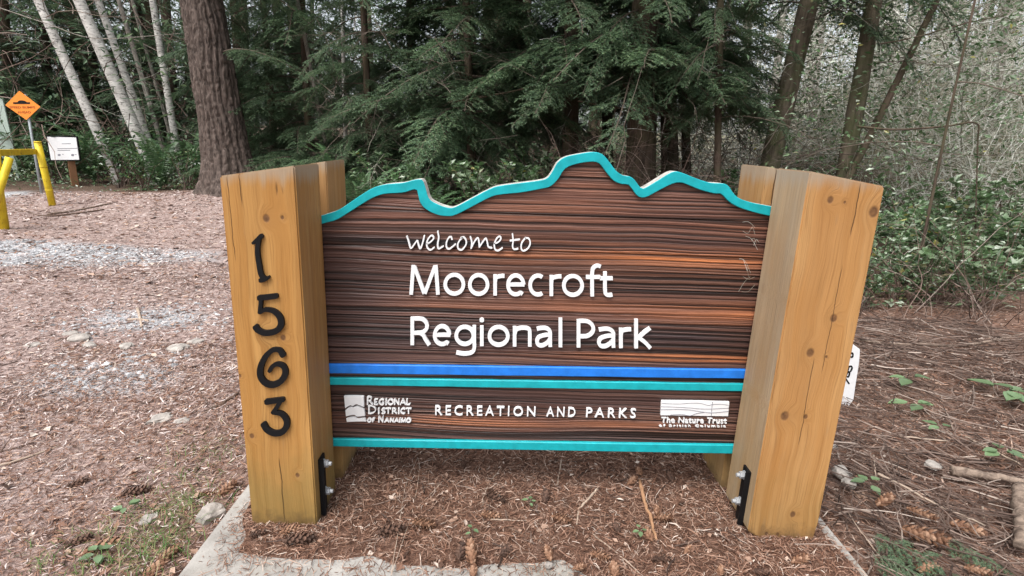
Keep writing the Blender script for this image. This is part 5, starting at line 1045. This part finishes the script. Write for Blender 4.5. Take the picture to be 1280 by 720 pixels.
for a in [(322, 667, 22, 20, 'dark', 'dark cone lying just left of the left post foot'), (374, 674, 42, 10, 'dark', 'dark open cone in front of the left post foot'), (362, 661, 26, 30, 'tan', 'tan cone half under the front edge of the left post'),
          (284, 612, 28, 60, 'tan', 'pale cone beside the left post at the concrete edge'), (262, 617, 26, 5, 'tan', 'orange brown cone left of the pale cone at the concrete edge'), (193, 712, 36, 75, 'tan', 'upright orange cone at the bottom left by the concrete edge'), (209, 695, 30, 60, 'tan', 'faded pink cone just above the upright orange cone'),
          (128, 683, 42, 38, 'tan', 'tan cone lying in the grass near the bottom left corner'), (96, 604, 24, 45, 'dark', 'small dark cone on the bare track at the far left'), (170, 615, 34, 20, 'dark', 'long dark cone left of the green grass patch'), (98, 676, 28, 40, 'dark', 'dark cone left of the tan cone in the grass'),
          (576, 690, 30, 80, 'dark', 'dark cone touching the long tan cone at the concrete front'), (589, 692, 40, 100, 'tan', 'long tan cone standing nose down at the concrete front'), (592, 713, 26, 90, 'tan', 'tan cone on bare concrete below the long tan one'), (631, 687, 26, 45, 'dark', 'black cone at the middle of the concrete front edge'),
          (686, 692, 28, 100, 'tan', 'curled brown cone above the round grey pebble'), (620, 620, 34, -20, 'dark', 'dark cone lying in the middle of the needles under the panel'), (682, 620, 28, 80, 'dark', 'round dark cone under the second half of the panel'), (702, 648, 30, -15, 'tan', 'reddish cone right of the pad middle'), (614, 643, 30, 0, 'tan', 'brown cone just below the dark one in the pad middle'),
          (750, 694, 28, -10, 'tan', 'brown cone at the front of the pad left of the thin pale stick'), (768, 711, 30, 80, 'tan', 'tan cone at the bottom edge by the thin pale stick'), (488, 662, 40, 15, 'dark', 'long dark cone near the left crossing stems'), (529, 655, 34, -10, 'tan', 'tan cone right of the long dark cone'), (790, 601, 24, 40, 'tan', 'pale cone at the upper end of the tan stick'),
          (799, 588, 22, 90, 'tan', 'small tan cone behind the upper end of the tan stick'), (838, 596, 24, 90, 'dark', 'dark cone standing right of the upper tan stick'), (829, 648, 26, -5, 'tan', 'orange cone right of the middle of the tan stick'), (821, 637, 20, 70, 'tan', 'small orange cone above the orange one by the tan stick'), (811, 668, 26, 100, 'tan', 'reddish cone at the lower end of the tan stick'),
          (859, 688, 18, 40, 'tan', 'small round pale cone by itself right of the tan stick'), (826, 699, 26, 0, 'dark', 'dark cone below the small round pale one'), (771, 660, 20, 100, 'dark', 'small dark cone left of the tan stick'), (1000, 700, 28, 15, 'tan', 'tan cone in front of the right post foot'), (951, 714, 22, 0, 'dark', 'dark cone at the bottom edge below the right post'), (901, 713, 18, 60, 'tan', 'pale chip of a cone at the bottom edge left of the right post'),
          (1155, 671, 48, -25, 'tan', 'long orange cone beside the green fir sprig'), (1210, 657, 36, -10, 'tan', 'reddish cone right of the long orange one'), (1105, 628, 30, 20, 'tan', 'brown cone in the twig tangle above the fir sprig'), (1152, 641, 30, -30, 'tan', 'pink brown cone between the twig tangle and the fir sprig'), (1158, 710, 28, 10, 'tan', 'pinkish cone at the bottom edge under the fir sprig'), (1222, 713, 26, -15, 'tan', 'brown cone near the bottom right corner'),
          (579, 582, 16, 90, 'dark', 'small brown cone in the shade close under the panel'), (724, 708, 22, 20, 'tan', 'half buried brown cone on the front edge right of the pebble'), (410, 490, 1, 0, 'tan', '')]:
    if a[5]: cone(*a)
TW = M['twig']; PT = simple('bare_wood', (0.40, 0.31, 0.24), 0.7, var=0.25, scale=18); TANW = simple('tan_stick_wood', (0.36, 0.20, 0.11), 0.7, var=0.25, scale=18); GREYW = bark('weathered_log', (0.07, 0.05, 0.04), (0.27, 0.205, 0.16), (30, 30, 30), dist=0.01); DKW = simple('dark_stick_wood', (0.11, 0.07, 0.05), 0.75, var=0.3, scale=18)
SG = 'sticks on the ground'
for path, rad, mat, lab in [([(800, 600), (806, 628), (813, 648), (821, 673)], 0.0085, TANW, 'thick tan stick lying on the needles right of the pad middle'), ([(740, 667), (767, 688), (786, 704), (806, 722)], 0.0030, PT, 'thin pale stick running to the bottom edge right of the middle'),
        ([(747, 611), (737, 622), (724, 635)], 0.0060, PT, 'short pale forked stick on the shaded needles'), ([(724, 635), (721, 655)], 0.0042, PT, 'pale stub below the short forked stick'), ([(636, 659), (655, 668), (680, 678)], 0.0040, DKW, 'dark twig in the middle of the pad front'), ([(613, 649), (635, 650), (658, 651)], 0.0028, PT, 'thin level twig in the middle of the pad'),
        ([(627, 584), (612, 604), (604, 622), (604, 632)], 0.0028, PT, 'curved grey twig under the middle of the panel'), ([(522, 572), (508, 605), (500, 650), (489, 719)], 0.0018, PT, 'long thin stem crossing the pad on the left, left one of the pair'), ([(523, 573), (524, 590), (515, 640), (489, 719)], 0.0018, PT, 'long thin stem crossing the pad on the left, right one of the pair'),
        ([(552, 604), (538, 618), (521, 635)], 0.0026, PT, 'short pale twig slanting beside the pair of long stems'), ([(702, 574), (699, 590), (697, 606)], 0.0034, PT, 'short pale stick standing close under the panel right half'), ([(707, 587), (720, 600), (738, 618)], 0.0030, TW, 'thin brown twig slanting toward the pale forked stick'), ([(631, 680), (645, 695), (664, 719)], 0.0022, DKW, 'fine dark twig over the concrete front edge'),
        ([(255, 516), (278, 504), (299, 491)], 0.0105, DKW, 'thick dark stick on the ground touching the left post'), ([(-5, 584), (35, 571), (76, 557)], 0.0050, PT, 'pale straight stick at the left edge of the track'), ([(160, 400), (172, 399), (186, 401)], 0.012, PT, 'pale crossed stick out on the track'), ([(172, 386), (175, 397), (177, 408)], 0.013, PT, 'pale peg of wood standing in the crossed stick on the track'),
        ([(150, 593), (170, 603), (200, 608), (250, 603), (290, 596)], 0.0028, PT, 'thin bowed stem across the green grass patch'), ([(126, 600), (135, 592), (143, 582)], 0.004, DKW, 'short dark twig on the track left of the grass'), ([(1097, 592), (1130, 608), (1160, 625), (1232, 657)], 0.0062, PT, 'long pale stick slanting through the twig tangle on the right'),
        ([(1103, 540), (1118, 590), (1133, 640)], 0.0045, TW, 'brown stick crossing the twig tangle beside the right post'), ([(1122, 545), (1150, 548), (1185, 551)], 0.0050, PT, 'pale level stick above the twig tangle'), ([(1207, 546), (1240, 562), (1290, 588)], 0.0050, PT, 'pale stick slanting to the right edge above the log'), ([(1060, 541), (1090, 560), (1150, 586), (1190, 612)], 0.0042, TW, 'brown stick starting behind the white plate and running right'),
        ([(1092, 569), (1094, 585), (1095, 601)], 0.0045, PT, 'short upright pale stick in the twig tangle'), ([(1228, 633), (1229, 640), (1230, 648)], 0.005, PT, 'short pale stub in the twigs left of the short log'), ([(1150, 430), (1195, 432), (1240, 426), (1290, 415)], 0.012, GREYW, 'long grey branch lying along the foot of the right bank'), ([(1075, 424), (1110, 430), (1152, 430)], 0.011, GREYW, 'grey branch end behind the right post edge'),
        ([(1190, 588), (1230, 594), (1290, 604)], 0.024, GREYW, 'weathered grey log lying at the right edge'), ([(1276, 612), (1277, 645), (1276, 682)], 0.034, GREYW, 'short grey barked log cut by the right edge'), ([(70, 480), (110, 465), (150, 452)], 0.006, DKW, 'dark twig on the pale track'), ([(0, 565), (20, 540), (45, 512)], 0.004, TW, 'brown twig at the left edge of the track'),
        ([(1110, 708), (1080, 670), (1060, 640)], 0.0025, PT, 'fine pale stem along the right concrete edge'), ([(20, 262), (60, 270), (130, 262)], 0.020, DKW, 'dark stick lying at the foot of the yellow gate'), ([(150, 222), (190, 214), (240, 212)], 0.03, GREYW, 'grey fallen branch at the foot of the wood left of the big fir'), ([(60, 268), (100, 262), (140, 254)], 0.02, GREYW, 'grey stick on the litter between gate and notice board')]:
    stick('stick', path, rad, mat, lab, 'log' if 'log' in lab else 'stick', group=SG, dz=rad*0.6, n=16 if rad > 0.018 else 9 if rad > 0.008 else 6)
def stone(px, py, s, flat, label, mat='stone', seed=0):
    p = ground_pt(px, py, 0.0); D = np.linalg.norm(p-CAM); R = s*D/FPX/2; bm = bmesh.new(); bmesh.ops.create_icosphere(bm, subdivisions=3, radius=1); r = np.random.default_rng(seed+px)
    for v in bm.verts:
        c = np.array(v.co); k = 0.55+0.55*float(fbm(np.array(c[0]*1.5+seed), np.array(c[1]*1.5+c[2]*0.9), 3, seed % 9))+0.45*float(abs(vnoise(np.array(c[0]*2.1+seed*3), np.array(c[1]*1.7+c[2]*1.5+2), 3)-0.5)); c = np.sign(c)*np.abs(c)**0.75; v.co = Vector((c[0]*k*R, c[1]*k*R*0.8, c[2]*k*R*flat))
    me = bpy.data.meshes.new('stone'); bm.to_mesh(me); bm.free(); me.materials.append(M[mat])
    tag(link('stone', me, None, p+[0, 0, R*flat*0.15], (0, 0, r.random()*6)), label, 'stone', 'stones on the ground')
for i, a in enumerate([(187, 652, 20, 0.7, 'pale pebble in the grass left of the concrete edge'), (686, 707, 9, 0.8, 'small grey pebble on the concrete front edge'), (264, 645, 30, 0.6, 'grey stone beside the concrete edge left of the post'), (1052, 592, 20, 0.6, 'grey stone right of the right post'), (1062, 605, 16, 0.6, 'smaller grey stone just below the grey one right of the post'),
        (100, 424, 22, 0.4, 'flat white stone in the pale patch on the track'), (112, 432, 16, 0.4, 'smaller white stone right in the pale patch on the track'), (158, 434, 16, 0.5, 'white stone at the right end of the pale patch'), (42, 433, 16, 0.4, 'white stone at the left end of the pale patch'), (88, 418, 14, 0.4, 'small white stone at the upper side of the pale patch'), (225, 437, 26, 0.35, 'long pale stone on the track left of the post'), (245, 428, 18, 0.35, 'pale stone beyond the long pale one'),
        (228, 528, 16, 0.5, 'pale pebble on the track below the dark stick'), (201, 525, 26, 0.35, 'flat pale stone on the track left of the post number'), (1167, 582, 15, 0.4, 'pale block of wood like stone in the twig tangle'), (1040, 560, 14, 0.6, 'small stone at the edge of the right post')]):
    stone(*a, seed=i)
# small green things
def leafplant(px, py, n, ll, lab, h=0.035, mat='sheenleaf', spread_=1.0):
    ll *= 0.62
    p = ground_pt(px, py, 0.0); o = empty('seedling', p, 0, lab, 'plant', 'small green plants on the ground'); r = np.random.default_rng(px)
    for k in range(n):
        a = k*2*PI/n+r.normal(0, 0.4); D = np.linalg.norm(p-CAM); L = ll*D/FPX*(0.8+0.4*r.random()); mb = MB(); b = np.array([math.cos(a)*L*0.3, math.sin(a)*L*0.3, h*(0.6+0.6*r.random())])
        t = np.linspace(0, 1, 6); wv = np.array([0.05, 0.7, 1.0, 0.85, 0.5, 0.02])*L*0.34; d = np.array([math.cos(a), math.sin(a), 0.1]); s = np.array([-math.sin(a), math.cos(a), 0])
        c = b+np.outer(t*L*spread_, d); c[:, 2] -= 0.25*L*t**2; V = np.stack([c-s*wv[:, None]+[0, 0, 0.08*L], c, c+s*wv[:, None]+[0, 0, 0.08*L]], 1).reshape(-1, 3); i = np.arange(5)*3
        mb.add(V, np.concatenate([np.stack([i, i+1, i+4, i+3], -1), np.stack([i+1, i+2, i+5, i+4], -1)])); mb.build('leaf', M[mat], o, True)
    mb = MB(); mb.tube([(0, 0, -0.01), (0.002, 0, h*0.5), (0.0, 0.002, h)], 0.0022, 5); mb.build('stem', M['twig'], o)
for a in [(1140, 509, 2, 30, 'two broad leaves on a stem in the twigs right of the post'), (1152, 512, 2, 26, 'pair of pale green leaves beside the two broad leaves'), (1250, 492, 3, 34, 'bright green broad leaves near the right edge'), (1272, 495, 3, 30, 'yellow green leaves cut by the right edge'), (1136, 478, 3, 24, 'small green plant above the two broad leaves'), (1250, 570, 5, 22, 'low green plant near the right edge above the log'),
          (1175, 540, 3, 18, 'tiny green seedling in the twig tangle'), (158, 643, 5, 16, 'pale green seedling in the grass near the dark cone'), (125, 700, 6, 18, 'green seedling at the bottom left corner'), (590, 672, 5, 11, 'tiny green seedling in the middle of the pad'), (662, 634, 4, 11, 'tiny green seedling under the right half of the panel'), (800, 672, 4, 12, 'tiny green leaf by the lower end of the tan stick'), (1085, 610, 4, 20, 'small green plant below the white plate')]:
    leafplant(*a)
def grass():
    mb = MB()
    for px, py, n, h, wide in [(225, 642, 190, 0.07, 0.07), (262, 562, 130, 0.06, 0.11), (160, 660, 130, 0.06, 0.09), (195, 690, 170, 0.08, 0.07), (130, 712, 200, 0.07, 0.11), (235, 600, 110, 0.05, 0.13), (60, 718, 80, 0.06, 0.1)]:
        p = ground_pt(px, py, 0.0); r = np.random.default_rng(px+1)
        for k in range(n):
            a = r.random()*2*PI; b = p+np.array([r.normal(0, wide), r.normal(0, wide), 0]); L = h*(0.4+0.8*r.random()); d = np.array([math.cos(a), math.sin(a), 0])*(0.3+0.9*r.random()); sv = np.array([-math.sin(a), math.cos(a), 0])*0.0016; t = np.linspace(0, 1, 4)[:, None]
            c = b+d*L*t**1.6+np.array([0, 0, 1.0])*L*(t-0.45*t**2); w_ = np.array([1, 0.9, 0.6, 0.05])[:, None]; V = np.stack([c-sv*w_, c+sv*w_], 1).reshape(-1, 3); i = np.arange(3)*2; mb.add(V, np.stack([i, i+1, i+3, i+2], -1))
    tag(mb.build('grass', M['grass']), 'sparse green grass in patches left of the concrete edge', 'grass', kind='stuff')
grass()
for q, (px, py, yaw, sc, lab) in enumerate([(1082, 668, -0.55, 0.30, 'fresh green fir sprig lying flat at the bottom right'), (1176, 668, -0.95, 0.22, 'small upturned green fir sprig beside the long orange cone'), (1085, 690, -0.75, 0.20, 'green fir sprig tip at the bottom edge on the right')]):
    p = ground_pt(px, py, 0.03); tag(link('fir_sprig', YOUNG[q], None, p, (0, 0.05, yaw), sc*1.15), lab, 'fir sprig', 'fir sprigs on the ground')
def wisps():
    r = np.random.default_rng(5); mb = MB()
    for px, py, n in ((944, 296, 6), (938, 350, 6)):
        for k in range(n):
            s = 1 if px > 600 else -1; a = (px+r.normal(0, 4), py+r.normal(0, 10)); b = (a[0]-s*r.uniform(2, 22), a[1]+r.normal(0, 14)); c = ((a[0]+b[0])/2, (a[1]+b[1])/2+r.normal(0, 5))
            P = np.array([on_y(*q, YT-0.002-0.010*r.random()) for q in (a, c, b)]); mb.tube(catmull(P, 4), 0.0005, 3, cap=False)
    tag(mb.build('dry_wisps', M['paletwig']), 'dry needles and wisps caught between the panel ends and the posts', 'wisps', kind='stuff')
wisps()
